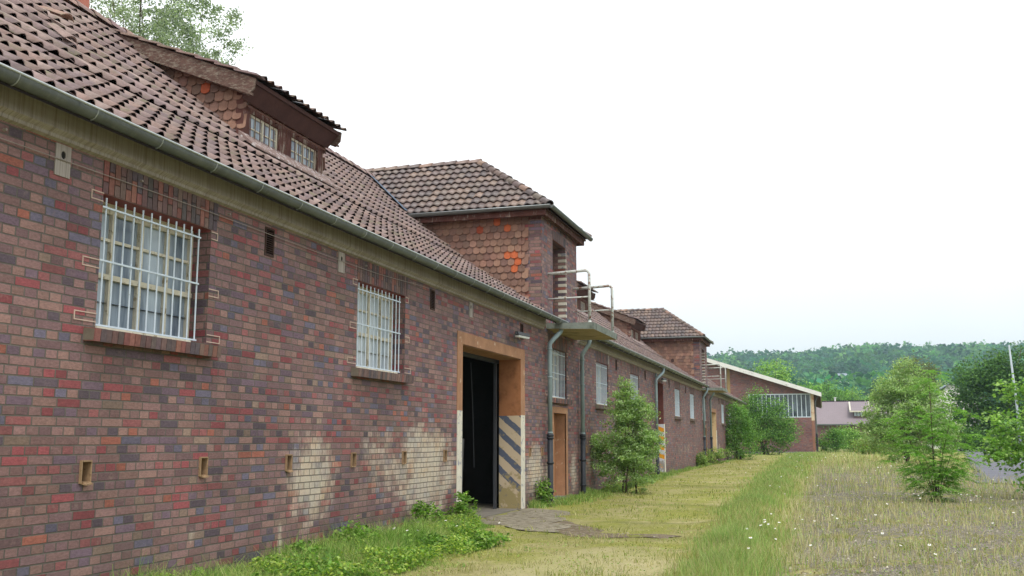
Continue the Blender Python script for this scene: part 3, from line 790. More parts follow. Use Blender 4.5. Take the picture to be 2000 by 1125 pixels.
    for yy, sx in ((Y0+.52, 0), (Y1-.42, .03)):
        rl = MB(); X = 1.02+sx
        rl.tube([(X, yy, 4.2), (X, yy, 5.40), (X-.04, yy, 5.46), (X-.10, yy, 5.475), (-.02, yy, 5.43)], .036, 8)
        rl.tube([(X, yy, 4.84), (-.02, yy, 4.82)], .018, 6); rl.tube([(X, yy, 4.2), (X, yy, 4.26)], .045, 8)
        rl.build('railing', M_rail, bal, smooth=True)
    return o
E = 0
tower(0, [(.78-.15, 2.02, (184,98,64)), (.28, 1.85, (180,96,62)), (.12, 1.20, (188,100,64)), (.27, 1.18, (184,98,62)), (.12, 1.03, (182,96,60)), (.2, .98, (182,96,60)), (1.0, 1.85, (150,74,52)), (.4, .2, (190,90,56))])
tower(31.72, [(.9, 1.0, (70,50,46))])

# ------------------------------------------------------------------ dormers
def dormer(Y0, Y1, sp=()):
    XF = -2.5; zb, zt = 6.16, 6.98; sl_ = .40; xl = -2.2; zl = 7.21
    rz = lambda x: zl+sl_*(xl-x)
    # main timber body
    b = MB(); P = .20; W = Y1-Y0
    b.box(XF-.14, XF, Y0, Y0+P, zb, zt+.2); b.box(XF-.14, XF, Y1-P, Y1, zb, zt+.2)
    wz0, wz1 = 6.30, 6.76; ww = (W-2*P-.42)/2
    b.box(XF-.14, XF-.012, Y0+P, Y1-P, wz1, zt+.2); b.box(XF-.14, XF-.01, Y0+P, Y1-P, zb-.1, wz0)
    b.box(XF-.14, XF-.015, Y0+P+ww, Y1-P-ww, wz0, wz1)
    for y in (Y0, Y1-.1): b.prism([(XF-.14, y+.03, 6.1), (XF-.14, y+.03, 7.05), (-4.8, y+.03, 8.1), (-4.8, y+.03, 8.0)], (0, .06, 0))
    b.box(XF-.02, XF+.03, Y0-.02, Y1+.02, zt-.10, zt-.06)
    o = b.build('dormer', M_wood, bld)
    r = MB(); ya, yb = Y0-.17, Y1+.15
    r.prism([(xl-.03, ya+.05, rz(xl)-.10), (xl-.03, ya+.05, rz(xl)-.03), (-4.95, ya+.05, rz(-4.95)-.03), (-4.95, ya+.05, rz(-4.95)-.10)], (0, yb-ya-.1, 0))
    r.prism([(xl-.06, ya+.06, rz(xl)-.101), (XF+.04, ya+.06, zt-.10), (XF+.04, ya+.06, zt-.06), (xl-.06, ya+.06, rz(xl)-.06)], (0, yb-ya-.12, 0))
    r.build('dormer_soffit', M_browns, o)
    n = math.hypot(1, sl_); L = (4.95+xl)*n
    V, Fq, C = tile_field((xl+.06, ya, rz(xl)-.03), (0,1,0), (-1/n, 0, sl_/n), yb-ya, L+.1, .235, .37, .05, .4, p_main, PAL[:3]+PALT, None, lift=.04)
    np_mesh('dormer_roof', V, Fq, M_tile, o, C)
    for y in (ya, yb-.035):
        bb = MB(); z0 = lambda x: rz(x)-.30; x0 = xl+.0
        bb.prism([(x0, y, rz(x0)-.03), (x0-.02, y, z0(x0)+.10), (x0-.12, y, z0(x0)), (-4.4, y, z0(-4.4)), (-4.95, y, rz(-4.95)-.2), (-4.95, y, rz(-4.95)-.03)], (0, .035, 0))
        bb.prism([(x0-.05, y-.02, z0(x0)-.01), (x0-.05, y-.02, z0(x0)+.03), (-4.4, y-.02, z0(-4.4)+.03), (-4.4, y-.02, z0(-4.4)-.01)], (0, .06, 0))
        bb.build('bargeboard', M_barge, o)
    if True:                                                              # verge tiles stepping up along the edge
        vt = MB(); i = 0; x = xl+.05
        while x > -4.9:
            x2 = x-.42; za, zc = rz(x)+.05, rz(x2)+.01
            vt.prism([(x, ya-.05, za-.03), (x, ya-.05, za), (x2, ya-.05, zc), (x2, ya-.05, zc-.03)], (0, .26, 0), 0, rnd_col(lin(random.choice(PAL)), .15)); x -= .37
        vt.build('verge_tiles', M_tile, o)
    for y, nn in ((Y0+.03, (0,-1,0)), (Y1-.03, (0,1,0))):
        def test(u, z):
            x = XF-.16-u; zz = 6.1+z; return zz > roof_z(x)-.10 and zz < rz(x)-.16 and x > -4.9
        s = shingle_field((XF-.12, y, 6.1), (-1,0,0), nn, 2.4, 2.1, test, SH, sp if nn[1] < 0 else ())
        s.build('shingle_cheek', M_shingle, o)
    # windows
    for y in (Y0+P, Y1-P-ww):
        f = MB(); fx = XF-.05
        f.box(fx-.04, fx, y, y+ww, wz0, wz0+.04); f.box(fx-.04, fx, y, y+ww, wz1-.04, wz1)
        for k in (0, .5, 1): f.box(fx-.041, fx+.002, y+k*(ww-.05), y+k*(ww-.05)+.05, wz0+.04, wz1-.04)
        for k in (.27, .77): f.box(fx-.035, fx-.004, y+k*ww-.01, y+k*ww+.01, wz0+.04, wz1-.04)
        f.box(fx-.035, fx-.004, y+.05, y+ww-.05, (wz0+wz1)/2-.01, (wz0+wz1)/2+.01)
        q = f.build('dormer_window', M_frame, o)
        p = MB(); p.box(fx-.03, fx-.022, y+.04, y+ww-.04, wz0+.04, wz1-.04); p.build('pane', M_glass, q) if False else None
        p.build('dormer_pane', M_glass, o)
    g = MB(); gx = XF+.05; n = int((W-.2)/.14)
    for i in range(n+1):
        y = Y0+.14+i*(W-.28)/n; g.tube([(gx, y, 6.2), (gx, y, 6.84)], .007, 5)
    g.box(gx-.004, gx+.006, Y0+.02, Y1-.02, 6.80, 6.825); g.box(gx-.004, gx+.006, Y0+.1, Y1-.02, 6.20, 6.215)
    for k in (0, .35, .65, 1): y = Y0+.06+k*(W-.12); g.box(XF, gx, y, y+.015, 6.80, 6.82)
    g.build('grille', M_rustbar, o)
    s = MB(); s.box(XF-.02, XF+.09, Y0+.05, Y1+.05, 6.175, 6.20); s.build('dormer_sill', M_rail, o)
    fl_ = MB()
    fl_.prism([(XF, Y0-.12, roof_z(XF)+.02), (XF+.30, Y0-.12, roof_z(XF+.30)+.055), (XF+.30, Y0-.12, roof_z(XF+.3)+.085), (XF, Y0-.12, roof_z(XF)+.11)], (0, Y1-Y0+.24, 0))
    fl_.build('flashing', M_plaster, o)
    return o
dormer(13.5, 16.2, [(.62, 1.06, (176,92,64)), (1.55, 1.38, (170,96,60))])
dormer(35.6, 38.2); dormer(47.4, 50.0); dormer(66.5, 69.2)

# chimney
ch = MB(); ch.box(-6.4, -5.55, 12.1, 13.38, 7.0, 11.0)
for z in (8.55, 9.35, 10.1): ch.box(-6.41, -5.54, 12.09, 13.39, z, z+.02, col=(.6,.5,.45,1))
ch.box(-6.5, -5.45, 12.0, 13.48, 10.6, 10.75)
ch.build('chimney', mat_simple('pink_clay_chimney_attr', (176,112,96), .85, .12, 2.5, c2=(150,90,76), amount=(.55,.75), attr=False), bld)

# ------------------------------------------------------------------ GROUND
def axis(fine0, fine1, step, ends, grow=1.25):
    a = list(np.arange(fine0, fine1, step)); s = step
    while a[-1] < ends[1]: s *= grow; a.append(a[-1]+s)
    s = step
    while a[0] > ends[0]: s *= grow; a.insert(0, a[0]-s)
    return np.array(a)
gx = axis(-.5, 16, .16, (-2500, 2500)); gy = axis(6, 40, .2, (-60, 5200))
GX, GY = np.meshgrid(gx, gy, indexing='ij')
GZ = ground_z(GX, GY)
GZ = GZ + RNG.normal(0, .006, GZ.shape)*(GX > .3)*(GX < 20)*(GY < 60)
nx_, ny_ = GX.shape; I = np.arange(nx_*ny_).reshape(nx_, ny_)
Fg = np.stack([I[:-1, :-1], I[1:, :-1], I[1:, 1:], I[:-1, 1:]], -1).reshape(-1, 4)
# open the sheet under the building's floor
cx = (GX[:-1, :-1]+GX[1:, 1:]).ravel()/2; cy = (GY[:-1, :-1]+GY[1:, 1:]).ravel()/2
Fg = Fg[~((cx < -.3) & (cx > -9) & (cy > 3) & (cy < 80))]
def mat_ground():
    t = NT('dry_mossy_ground', .95, .1); p = t.pos(); X, Y, Z = t.xyz(p)
    n1 = t.noise(p, .7, 7, .65); n2 = t.noise(p, 5.5, 7, .75); n3 = t.noise(p, 30, 5, .7); nl = t.noise(p, .22, 4, .6)
    dry = t.ramp(n2, [(.25, lin((118,112,72))), (.45, lin((146,140,92))), (.6, lin((170,160,116))), (.75, lin((128,134,78)))])
    moss = t.ramp(n3, [(.3, lin((92,98,44))), (.5, lin((136,138,66))), (.7, lin((160,156,88)))])
    g = t.mix(t.sstep(t.m('ADD', n1, t.m('MULTIPLY', t.m('SUBTRACT', n2, .5), .5)), .38, .60), dry, moss)
    # gravel and grey setts showing on the right
    sc = t.n('ShaderNodeTexVoronoi', feature='DISTANCE_TO_EDGE'); t.put(sc.inputs['Vector'], t.scale(p, (7.5, 6, 1)))
    vc = t.n('ShaderNodeTexVoronoi'); t.put(vc.inputs['Vector'], t.scale(p, (7.5, 6, 1)))
    stone = t.mix(t.sstep(sc.outputs['Distance'], .02, .10), lin((96,90,74)), t.ramp(t.xyz(vc.outputs['Color'])[0], [(0, lin((124,118,104))), (1, lin((172,164,146)))]))
    stone = t.mix(1.0, stone, t.ramp(n3, [(.25, grey(.7)), (.75, grey(1.25))]), 'MULTIPLY')
    gm = t.m('MULTIPLY', t.sstep(X, 5.3, 6.1), t.sstep(t.m('ADD', n1, t.m('MULTIPLY', t.m('SUBTRACT', n2, .5), .9)), .34, .46))
    gm = t.m('MULTIPLY', gm, t.sstep(Y, 70, 34))
    g = t.mix(gm, g, stone)
    # sandy pale spot near the front
    e = t.sstep(t.m('ADD', t.m('POWER', t.m('DIVIDE', t.m('SUBTRACT', X, 3.6), 1.3), 2.0), t.m('ADD', t.m('POWER', t.m('DIVIDE', t.m('SUBTRACT', Y, 11.8), 2.4), 2.0), t.m('MULTIPLY', n2, .8))), 1.5, .6)
    g = t.mix(t.m('MULTIPLY', e, .45), g, lin((190,178,142)))
    for (yc, sl_, wd, x0, x1) in ((15.2, .12, .55, 1.4, 4.6), (17.6, .25, .35, 1.8, 4.2), (24.0, -.2, .8, 1.2, 4.4), (32.0, .1, .9, 1.0, 4.2)):
        dd_ = t.m('ABSOLUTE', t.m('SUBTRACT', Y, t.m('ADD', yc, t.m('ADD', t.m('MULTIPLY', X, sl_), t.m('MULTIPLY', t.m('SUBTRACT', n1, .5), 2.2)))))
        bm = t.m('MULTIPLY', t.m('MULTIPLY', t.sstep(dd_, wd, wd*.2), t.sstep(X, x0, x0+.7)), t.m('MULTIPLY', t.sstep(X, x1+.5, x1-.3), t.sstep(n2, .36, .56)))
        g = t.mix(t.m('MULTIPLY', bm, .75), g, lin((104,108,52)))
    far = t.sstep(Y, 60, 130); g = t.mix(far, g, lin((138,146,88)))
    out = t.mix(1.0, g, t.ramp(nl, [(.3, grey(.85)), (.7, grey(1.12))]), 'MULTIPLY')
    hh = t.m('ADD', n3, t.m('MULTIPLY', t.m('MULTIPLY', t.sstep(sc.outputs['Distance'], 0, .12), gm), 1.5)); t.bump(hh, .02, .8)
    return t.col(out)
M_ground = mat_ground()
o = np_mesh('ground', np.stack([GX, GY, GZ], -1).reshape(-1, 3), Fg, M_ground, smooth=True); props(o, kind='structure')

def patch(name, pts, mat, lift=.004, n=60, ragged=.12, kind='structure', fill=None):
    """a thin sheet following the ground inside a ragged polygon"""
    P = [Vector((a, b)) for a, b in pts]; out = []
    for i in range(len(P)):
        a, b = P[i], P[(i+1) % len(P)]; k = max(2, int((b-a).length/.35))
        nrm = Vector(((b-a).y, -(b-a).x)).normalized()
        for j in range(k):
            q = a.lerp(b, j/k)+nrm*random.uniform(-ragged, ragged); out.append(q)
    import mathutils.geometry as mg
    g = [Vector((x, y)) for x in np.arange(min(p.x for p in out), max(p.x for p in out), fill or .3) for y in np.arange(min(p.y for p in out), max(p.y for p in out), (fill or .3)*1.5)]
    co, _, fc, _, _, _ = mg.delaunay_2d_cdt(out+g, [], [list(range(len(out)))], 1, 1e-5)
    me = bpy.data.meshes.new(name)
    me.from_pydata([(c.x, c.y, float(ground_z(c.x, c.y))+lift) for c in co], [], [tuple(f) for f in fc]); me.materials.append(mat)
    ob = bpy.data.objects.new(name, me); COL.objects.link(ob); return props(ob, kind=kind)
M_path = mat_simple('gritty_concrete_apron', (146,138,120), .95, .25, 4.5, c2=(112,102,82), amount=(.46,.6), bump=.02)
M_rub = mat_simple('bare_earth_and_grit', (118,104,82), .95, .35, 6, c2=(150,140,124), amount=(.5,.62), bump=.03)
patch('path', [(.02,16.9), (.75,16.7), (1.3,16.2), (2.0,15.9), (1.9,17.0), (1.4,18.6), (1.0,20.4), (.5,21.0), (.02,21.0)], M_path, .012, ragged=.2)
patch('bare_ground', [(1.5,16.4), (2.4,15.6), (3.9,15.5), (4.0,15.9), (2.8,16.4), (2.0,17.6), (1.5,18.2)], M_rub, .006, ragged=.2)
M_asph = mat_simple('worn_asphalt', (104,104,112), .9, .14, 1.4, c2=(126,124,126), amount=(.5,.8), bump=.004)
patch('road', [(10.9,35.0), (13.4,58), (19,105), (22.0,150), (70,150), (60,34)], M_asph, .03, ragged=.25, fill=3)

# ------------------------------------------------------------------ leaves
def leaf_cloud(centers, size, cols, flat=.45, aspect=.62, droop=0.0):
    """diamond leaves with random facing; returns V, F, C"""
    n = len(centers); N = RNG.normal(0, 1, (n, 3)); N[:, 2] = np.abs(N[:, 2])+flat; N /= np.linalg.norm(N, axis=1)[:, None]
    R_ = RNG.normal(0, 1, (n, 3)); R_[:, 2] -= droop; U = R_-N*(R_*N).sum(1)[:, None]; U /= np.linalg.norm(U, axis=1)[:, None]+1e-9
    W = np.cross(N, U); s = size*RNG.uniform(.7, 1.25, n)
    s = s[:, None]; c = np.asarray(centers)
    V = np.stack([c-U*s*.5, c+W*s*.5*aspect+N*s*.08, c+U*s*.5, c-W*s*.5*aspect+N*s*.08], 1).reshape(-1, 3)
    F = np.arange(n*4).reshape(n, 4); C = np.concatenate([cols, np.ones((n, 1))], 1); return V, F, C
# ------------------------------------------------------------------ GRASS
def blades(name, xy, h, w_, cols, lean=.35, parent=None, bend=True):
    """one grass blade per point: two-segment bent blade"""
    n = len(xy); z = ground_z(xy[:, 0], xy[:, 1])
    a = RNG.uniform(0, 2*np.pi, n); ln = RNG.uniform(0, lean, n)*h; ld = RNG.uniform(0, 2*np.pi, n)
    sx, sy = np.cos(a)*w_/2, np.sin(a)*w_/2
    dx, dy = np.cos(ld)*ln, np.sin(ld)*ln
    B = np.stack([xy[:, 0], xy[:, 1], z-.01], -1)
    M = B+np.stack([dx*.35, dy*.35, h*.6], -1); Tt = B+np.stack([dx, dy, h*RNG.uniform(.85, 1.05, n)], -1)
    S = np.stack([sx, sy, 0*sx], -1)
    V = np.stack([B-S, B+S, M+S*.8, M-S*.8, Tt+S*.12, Tt-S*.12], 1).reshape(-1, 3)
    b = np.arange(n)[:, None]*6
    F = np.stack([b+[0,1,2,3], b+[3,2,4,5]], 1).reshape(-1, 4)
    C = np.repeat(np.concatenate([cols, np.ones((n, 1))], 1), 2, 0)
    return np_mesh(name, V, F, M_grass, parent, C)
def pick(pal, n, spread=.15):
    P = np.array([lin(c)[:3] for c in pal]); c = P[RNG.integers(0, len(P), n)]
    return np.clip(c*(1+RNG.normal(0, spread, (n, 1))), .01, .9)
CX, CY = 6.2, 0.0
def polar(n, dmin, dmax, amin, amax):
    """points thinning out with distance from where the grass is looked at"""
    d = dmin*(dmax/dmin)**RNG.uniform(0, 1, n); a = RNG.uniform(amin, amax, n)
    return np.stack([CX+d*np.sin(a), CY+d*np.cos(a)], -1), d
def vnoise(x, y, s, seed=0):
    """cheap smooth value noise"""
    r = np.random.default_rng(seed).random((64, 64)); X = np.asarray(x)*s+100; Y = np.asarray(y)*s+100
    i, j = np.floor(X).astype(int), np.floor(Y).astype(int); u, v = X-i, Y-j; u = u*u*(3-2*u); v = v*v*(3-2*v)
    g = lambda a, b: r[a % 64, b % 64]
    return (g(i,j)*(1-u)+g(i+1,j)*u)*(1-v)+(g(i,j+1)*(1-u)+g(i+1,j+1)*u)*v
DRY = [(164,160,108), (180,172,128), (148,148,92), (140,146,86), (172,162,116)]
OLIVE = [(128,138,70), (144,150,80), (112,126,60), (160,158,92)]
GREEN = [(128,158,84), (144,168,92), (114,144,74), (156,178,104), (164,180,116)]
LUSH = [(102,140,58), (122,162,70), (86,120,50), (142,176,84), (164,188,104)]
ok = lambda q: (q[:, 0] > .06)
def inpath(q):
    return ((q[:,0] < 1.6) & (q[:,1] > 16.7) & (q[:,1] < 20.9) & (q[:,0] < 1.6-(q[:,1]-17)*.22) & (vnoise(q[:,0], q[:,1], 3.2, 14) > .18)) | ((q[:,0] > 1.6) & (q[:,0] < 3.9) & (abs(q[:,1]-15.9-.3*(q[:,0] < 2.4)) < .45) & (vnoise(q[:,0], q[:,1], 2.2, 9) > .3))
def inroad(q): return (q[:,1] > 35.5) & (q[:,0] > 11.2+(q[:,1]-35)*.098)
# short sward everywhere
q, dd = polar(260000, 8.5, 120, -.75, .75); k = ok(q) & ~inpath(q) & ~inroad(q)
k &= ~((q[:,0] > 5.5) & (vnoise(q[:,0], q[:,1], 1.1, 3) < .6) & (RNG.random(len(q)) < .88)) & (RNG.random(len(q)) < np.where(q[:,0] < 4.2, .75, .8))
q, dd = q[k], dd[k]; n = len(q); v = vnoise(q[:,0], q[:,1], .55, 1)*.6+vnoise(q[:,0], q[:,1], 2.1, 2)*.4
cols = np.where((v > .52)[:, None], pick(OLIVE, n), pick(DRY, n))
blades('short_grass', q, RNG.uniform(.012, .045, n)*(.5+1.9*ss(vnoise(q[:,0], q[:,1], 3.1, 41), .45, .8)+.7*v)*np.where(q[:,0] > 5.4, 1.3, 1), .0005*dd+.002, cols, 1.3)['kind'] = 'stuff'
# green strip of taller grass running away from the camera
def strip(n0, y0, y1, xc, wd):
    y = y0*(y1/y0)**RNG.uniform(0, 1, n0); x = xc(y)+RNG.normal(0, 1, n0)*wd(y); return np.stack([x, y], -1)
q = strip(110000, 8, 100, lambda y: 4.62+.55*np.exp(-(y-11)/7)+.10*np.sin(y*.5)+.08*np.sin(y*1.7), lambda y: .17+.0045*y); n = len(q); dd = q[:,1]
v = vnoise(q[:,0], q[:,1], .8, 5); kk = RNG.random(n) < .15+1.5*(v-.15); q, dd, v = q[kk], dd[kk], v[kk]; n = len(q)
cols = np.where((RNG.random(n) < .35+.6*v)[:, None], pick(GREEN, n), pick(DRY, n))
blades('tall_grass', q, RNG.uniform(.06, .25, n)*(.6+.7*v), .00035*dd+.0015, cols, .6)['kind'] = 'stuff'
# straw-coloured wild grass on the right
q, dd = polar(150000, 9, 110, -.25, .75); v = vnoise(q[:,0], q[:,1], .5, 6)*.55+vnoise(q[:,0], q[:,1], 1.9, 7)*.45
k = (q[:,0] > 5.0) & ~inroad(q) & (v > .42+.12*(dd < 24)) & (RNG.random(len(q)) < ss(v, .36, .7)+.12); q, dd, v = q[k], dd[k], v[k]; n = len(q)
cols = np.where((RNG.random(n) < .74-.2*ss(dd, 20, 45))[:, None], pick([(190,184,140), (204,196,158), (176,170,124), (168,150,118), (186,170,140)], n), pick(GREEN+OLIVE, n))
blades('wild_grass', q, RNG.uniform(.04, .19, n)*(.5+.8*v)*(1+1.2*ss(dd, 18, 40)), .00032*dd+.0012, cols, .7)['kind'] = 'stuff'
# lush bank of grass along the near wall
n0 = 110000; y = RNG.uniform(6.5, 17.0, n0); wdt = np.interp(y, [6.5, 9, 10, 13.6, 15.6, 17], [.9, 1.0, 1.5, 1.55, .75, .3])
wdt = wdt*(1+.7*(vnoise(y, y*0, 1.9, 8)-.5)); x = .03+RNG.uniform(0, 1, n0)**.8*wdt*RNG.choice([1, 1, 1, 1.12, 1.3], n0); q = np.stack([x, y], -1); v = vnoise(x, y, 1.6, 4); n = n0
edge = 1-ss(x/wdt, .5, 1.15); cols = np.where((RNG.random(n) < .6+.4*v)[:, None], pick(LUSH, n), pick(DRY, n))
pl_ = (vnoise(x, y, 2.6, 31) > .58)[:, None]; cols = np.where(pl_ & (RNG.random(n) < .7)[:, None], pick([(168,184,110), (186,190,124), (150,170,92)], n), cols)
blades('bank_grass', q, RNG.uniform(.05, .26, n)*(.35+1.0*v)*(.22+.78*edge)*RNG.choice([1,1,1,1,1,1.5], n), np.full(n, .0055), cols, .9)['kind'] = 'stuff'
n0 = 42000; y = RNG.uniform(6.5, 16.8, n0); wdt = np.interp(y, [6.5, 9, 10, 13.6, 15.6, 17], [.9, 1.0, 1.5, 1.55, .75, .3])*1.05
x = .05+RNG.uniform(0, 1, n0)*wdt; v = vnoise(x, y, 1.9, 51)*.6+vnoise(x, y, 5.0, 52)*.4; kk = v > .44; x, y, v = x[kk], y[kk], v[kk]; n = len(x)
V, F, C = leaf_cloud(np.stack([x, y, ground_z(x, y)+.02+RNG.uniform(0, 1, n)*.22*ss(v, .40, .7)], -1), .042, pick(LUSH+[(168,190,84), (182,198,98)], n, .15), .9, .7)
np_mesh('clover', V, F, M_leaf, None, C)['kind'] = 'stuff'
# weeds fringing the wall further on
q = []
for a, b, n0, wd in ((21.1, 22.4, 900, .25), (22.5, 26.8, 4200, .6), (26, 40, 9000, .5), (41, 58, 6000, .35), (61.5, 82, 3500, .6)):
    y = RNG.uniform(a, b, n0); x = .04+np.abs(RNG.normal(0, wd*.6, n0)); q.append(np.stack([x, y], -1))
q = np.concatenate(q); n = len(q); v = vnoise(q[:,0], q[:,1], 1.5, 12); cols = pick(GREEN+LUSH+OLIVE, n)
blades('wall_foot_grass', q, RNG.uniform(.05, .30, n)*(.3+v)*np.exp(-q[:,0]/.9), np.full(n, .012), cols, .6)['kind'] = 'stuff'

def clumps(blobs, n, nclump, cr, fill=.35):
    """leaf positions gathered in clumps spread through ellipsoids [(cx,cy,cz,rx,ry,rz)]"""
    w_ = np.array([b[3]*b[4]*b[5] for b in blobs])**.67; w_ /= w_.sum()
    which = RNG.choice(len(blobs), nclump, p=w_); B = np.array(blobs)[which]
    d = RNG.normal(0, 1, (nclump, 3)); d /= np.linalg.norm(d, axis=1)[:, None]
    r = RNG.uniform(0, 1, nclump)**fill
    cc = B[:, :3]+d*B[:, 3:]*r[:, None]
    cs = RNG.uniform(.5, 1.4, nclump); k = RNG.choice(nclump, n, p=cs/cs.sum())
    off = RNG.normal(0, 1, (n, 3))*cr*cs[k][:, None]*[1, 1, .6]
    return cc[k]+off, k, cc
def limbs(mb, base, tips, r0, split=.35, n=7):
    base = Vector(base)
    for tpt in tips:
        T_ = Vector(tpt); mid = base.lerp(T_, split); mid.x = base.x*.65+T_.x*.35; mid.y = base.y*.65+T_.y*.35
        pts = []
        for i in range(6):
            t_ = i/5; p = base*(1-t_)**2+mid*2*t_*(1-t_)+T_*t_**2
            pts.append(p+Vector((random.uniform(-1,1), random.uniform(-1,1), 0))*(.02*(T_-base).length*(0 < i < 5)))
        mb.tube(pts, [max(.15, 1-t_)*r0 for t_ in (0,.2,.4,.6,.8,1)], n)
def plant(name, x, y, blobs, leaf, n, nclump, cr, pal, label, cat, group=None, trunk_r=.05, ntip=6, fill=.35, droop=0., tri=None, z=None, flat=.45, spread=.13, clumpvar=.16, stems=1, aspect=.62):
    zb = float(ground_z(x, y)) if z is None else z
    root = empty(name, (x, y, zb), label, cat, group)
    P, k, cc = clumps(blobs, n, nclump, cr, fill); P[:, 2] = np.maximum(P[:, 2], .02)
    cols = pick(pal, n, spread)*(1+RNG.normal(0, clumpvar, nclump))[k][:, None]; cols = np.clip(cols, .006, .8)
    V, F, C = leaf_cloud(P, leaf, cols, flat, aspect, droop)
    np_mesh('crown', V, F, M_leaf, root, C)
    mb = MB(); idx = np.argsort(-cc[:, 2])
    for s_ in range(stems):
        bx = 0 if stems == 1 else random.uniform(-.12, .12)*stems**.5; by = 0 if stems == 1 else random.uniform(-.1, .1)
        top = cc[idx[s_*3 % len(cc)]]; limbs(mb, (bx, by, -.1), [tuple(top)], trunk_r)
        for i in RNG.choice(len(cc), ntip, replace=len(cc) < ntip):
            a = Vector((bx, by, -.1)).lerp(Vector(top), random.uniform(.12, .6)); limbs(mb, a, [tuple(cc[i])], trunk_r*.4, n=5)
    mb.build('trunk' if stems == 1 else 'stems', M_bark, root, smooth=True)
    return root
BIRCH = [(146,174,114), (162,186,130), (126,156,98), (180,198,150), (150,178,112)]
WILLOW = [(160,172,158), (146,160,144), (178,188,176), (130,144,126)]
DARKG = [(72,108,58), (90,124,66), (62,92,50), (104,138,74), (84,118,70)]
MIDG = [(104,146,72), (120,162,82), (90,128,64), (138,174,96)]
BRIGHT = [(128,166,82), (148,182,96), (110,150,68), (164,194,116)]
BROWNG = [(104,116,74), (118,124,80), (90,104,66), (128,124,84)]

plant('birch_shrub', 1.0, 27.6, [(0,0,.75,.92,.9,.75), (.05,0,1.5,.80,.7,.8), (-.05,0,2.3,.55,.5,.6), (0,0,3.0,.20,.2,.5), (.4,0,2.2,.45,.4,.4), (-.7,0,1.2,.45,.4,.45), (.6,0,1.4,.42,.5,.5)], .062, 27000, 380, .085, BIRCH+[(150,172,104)],
      'slender birch shrub growing against the wall beside the balcony bay', 'shrub', None, .03, 10, .5, .4, stems=4)
plant('leafy_bush', .75, 68.5, [(0,0,1.4,1.45,1.4,1.5), (.2,0,2.6,.8,1,.9), (-.2,0,3.2,.5,.6,.5)], .13, 8000, 260, .22, MIDG,
      'dense green bush against the far end of the long brick wall', 'bush', None, .06, 6, .4, stems=3)
plant('leafy_bush', 1.35, 91, [(0,0,1.9,2.5,2.2,1.9), (.3,0,3.6,1.7,1.5,1.5), (-.9,0,4.9,.7,.6,1.1), (-1.8,0,3.8,1.0,.8,1.0), (1.6,0,2.0,1.2,1.2,1.3), (-1.6,0,2.8,1.1,1,1.2)], .17, 15000, 420, .32, MIDG+DARKG[:2],
      'large round bush in front of the hall with the glazed band', 'bush', None, .08, 8, .4, stems=4)
plant('shrub', 6.9, 108, [(0,0,.9,1.4,1.4,.9), (.4,0,1.9,.9,.9,.6)], .2, 3000, 120, .3, MIDG, 'green shrub beside the corner of the hall', 'shrub', 'shrubs past the hall corner', .05, 4, stems=2)
plant('shrub', 9.3, 112, [(0,0,1.0,2.1,1.4,1.0), (-.5,0,1.9,1.2,.9,.6)], .2, 4000, 150, .3, BRIGHT, 'wide bright shrub in front of the purple roofed house', 'shrub', 'shrubs past the hall corner', .05, 4, stems=2)
plant('shrub', 10.3, 92, [(0,0,.6,1.9,1.2,.75)], .16, 3000, 120, .25, BRIGHT+OLIVE, 'low pale shrub to the left of the tall light birch', 'shrub', 'shrubs past the hall corner', .04, 4, stems=2)
plant('young_birch', 10.6, 62, [(0,0,1.3,2.3,2.0,1.3), (-.1,0,3.0,2.1,1.9,1.5), (.2,0,4.4,1.6,1.5,1.1), (.2,0,5.4,.8,.7,.5), (1.5,0,2.6,1.3,1.2,1.4), (-1.3,0,2.0,1.2,1,1.0), (1.2,0,4.0,1.0,.9,.8), (-1.1,0,3.9,.8,.8,.8), (2.1,0,1.4,1.0,.9,1.0)], .13, 34000, 520, .20, BIRCH+[(150,168,110), (156,176,120)],
      'pale green young birch tree in the middle of the yard', 'tree', None, .07, 12, .45, .4, stems=3)
# big dark trees at the right
plant('broadleaf_tree', 24.0, 115, [(0,0,5.6,4.8,4,3.2), (-1.5,0,8,3,3,2.2), (2,0,8.6,3.2,3,2.2), (0,0,2.5,4.4,3.6,2.2), (-3.5,0,5,2.5,2.4,3)], .34, 16000, 420, .6, DARKG,
      'tall dark green tree behind the road, left of the pole', 'tree', 'trees beyond the yard', .25, 10)
plant('broadleaf_tree', 33.0, 118, [(0,0,5.2,5,4,3.4), (1.5,0,8.2,3.5,3,2.0), (0,0,2.2,4.8,3.6,2.2)], .34, 14000, 380, .6, DARKG+MIDG[:1],
      'tall dark green tree at the right edge, behind the leaning pole', 'tree', 'trees beyond the yard', .25, 10)
plant('roadside_shrub', 19.5, 112, [(0,0,1.3,2.4,1.4,1.2), (1.6,0,1.0,1.7,1.2,.9)], .24, 5000, 170, .35, DARKG+MIDG, 'dark shrub at the far edge of the asphalt', 'shrub', None, .05, 5, stems=2)
plant('roadside_shrub', 30.0, 110, [(0,0,1.0,5.4,1.4,1.0)], .24, 6000, 200, .35, MIDG+OLIVE, 'long low hedge of shrubs under the dark trees by the asphalt', 'shrub', None, .05, 5, stems=3)
plant('copper_tree', 22.2, 190, [(0,0,11,3.6,3,3.0), (-.8,0,13.3,2,2,2.0), (1.8,0,12.6,1.5,1.5,1.6), (0,0,6,3.4,3,3.5)], .5, 7000, 240, .7, BROWNG,
      'brownish olive tree rising behind the pale birch', 'tree', 'trees beyond the yard', .3, 8)
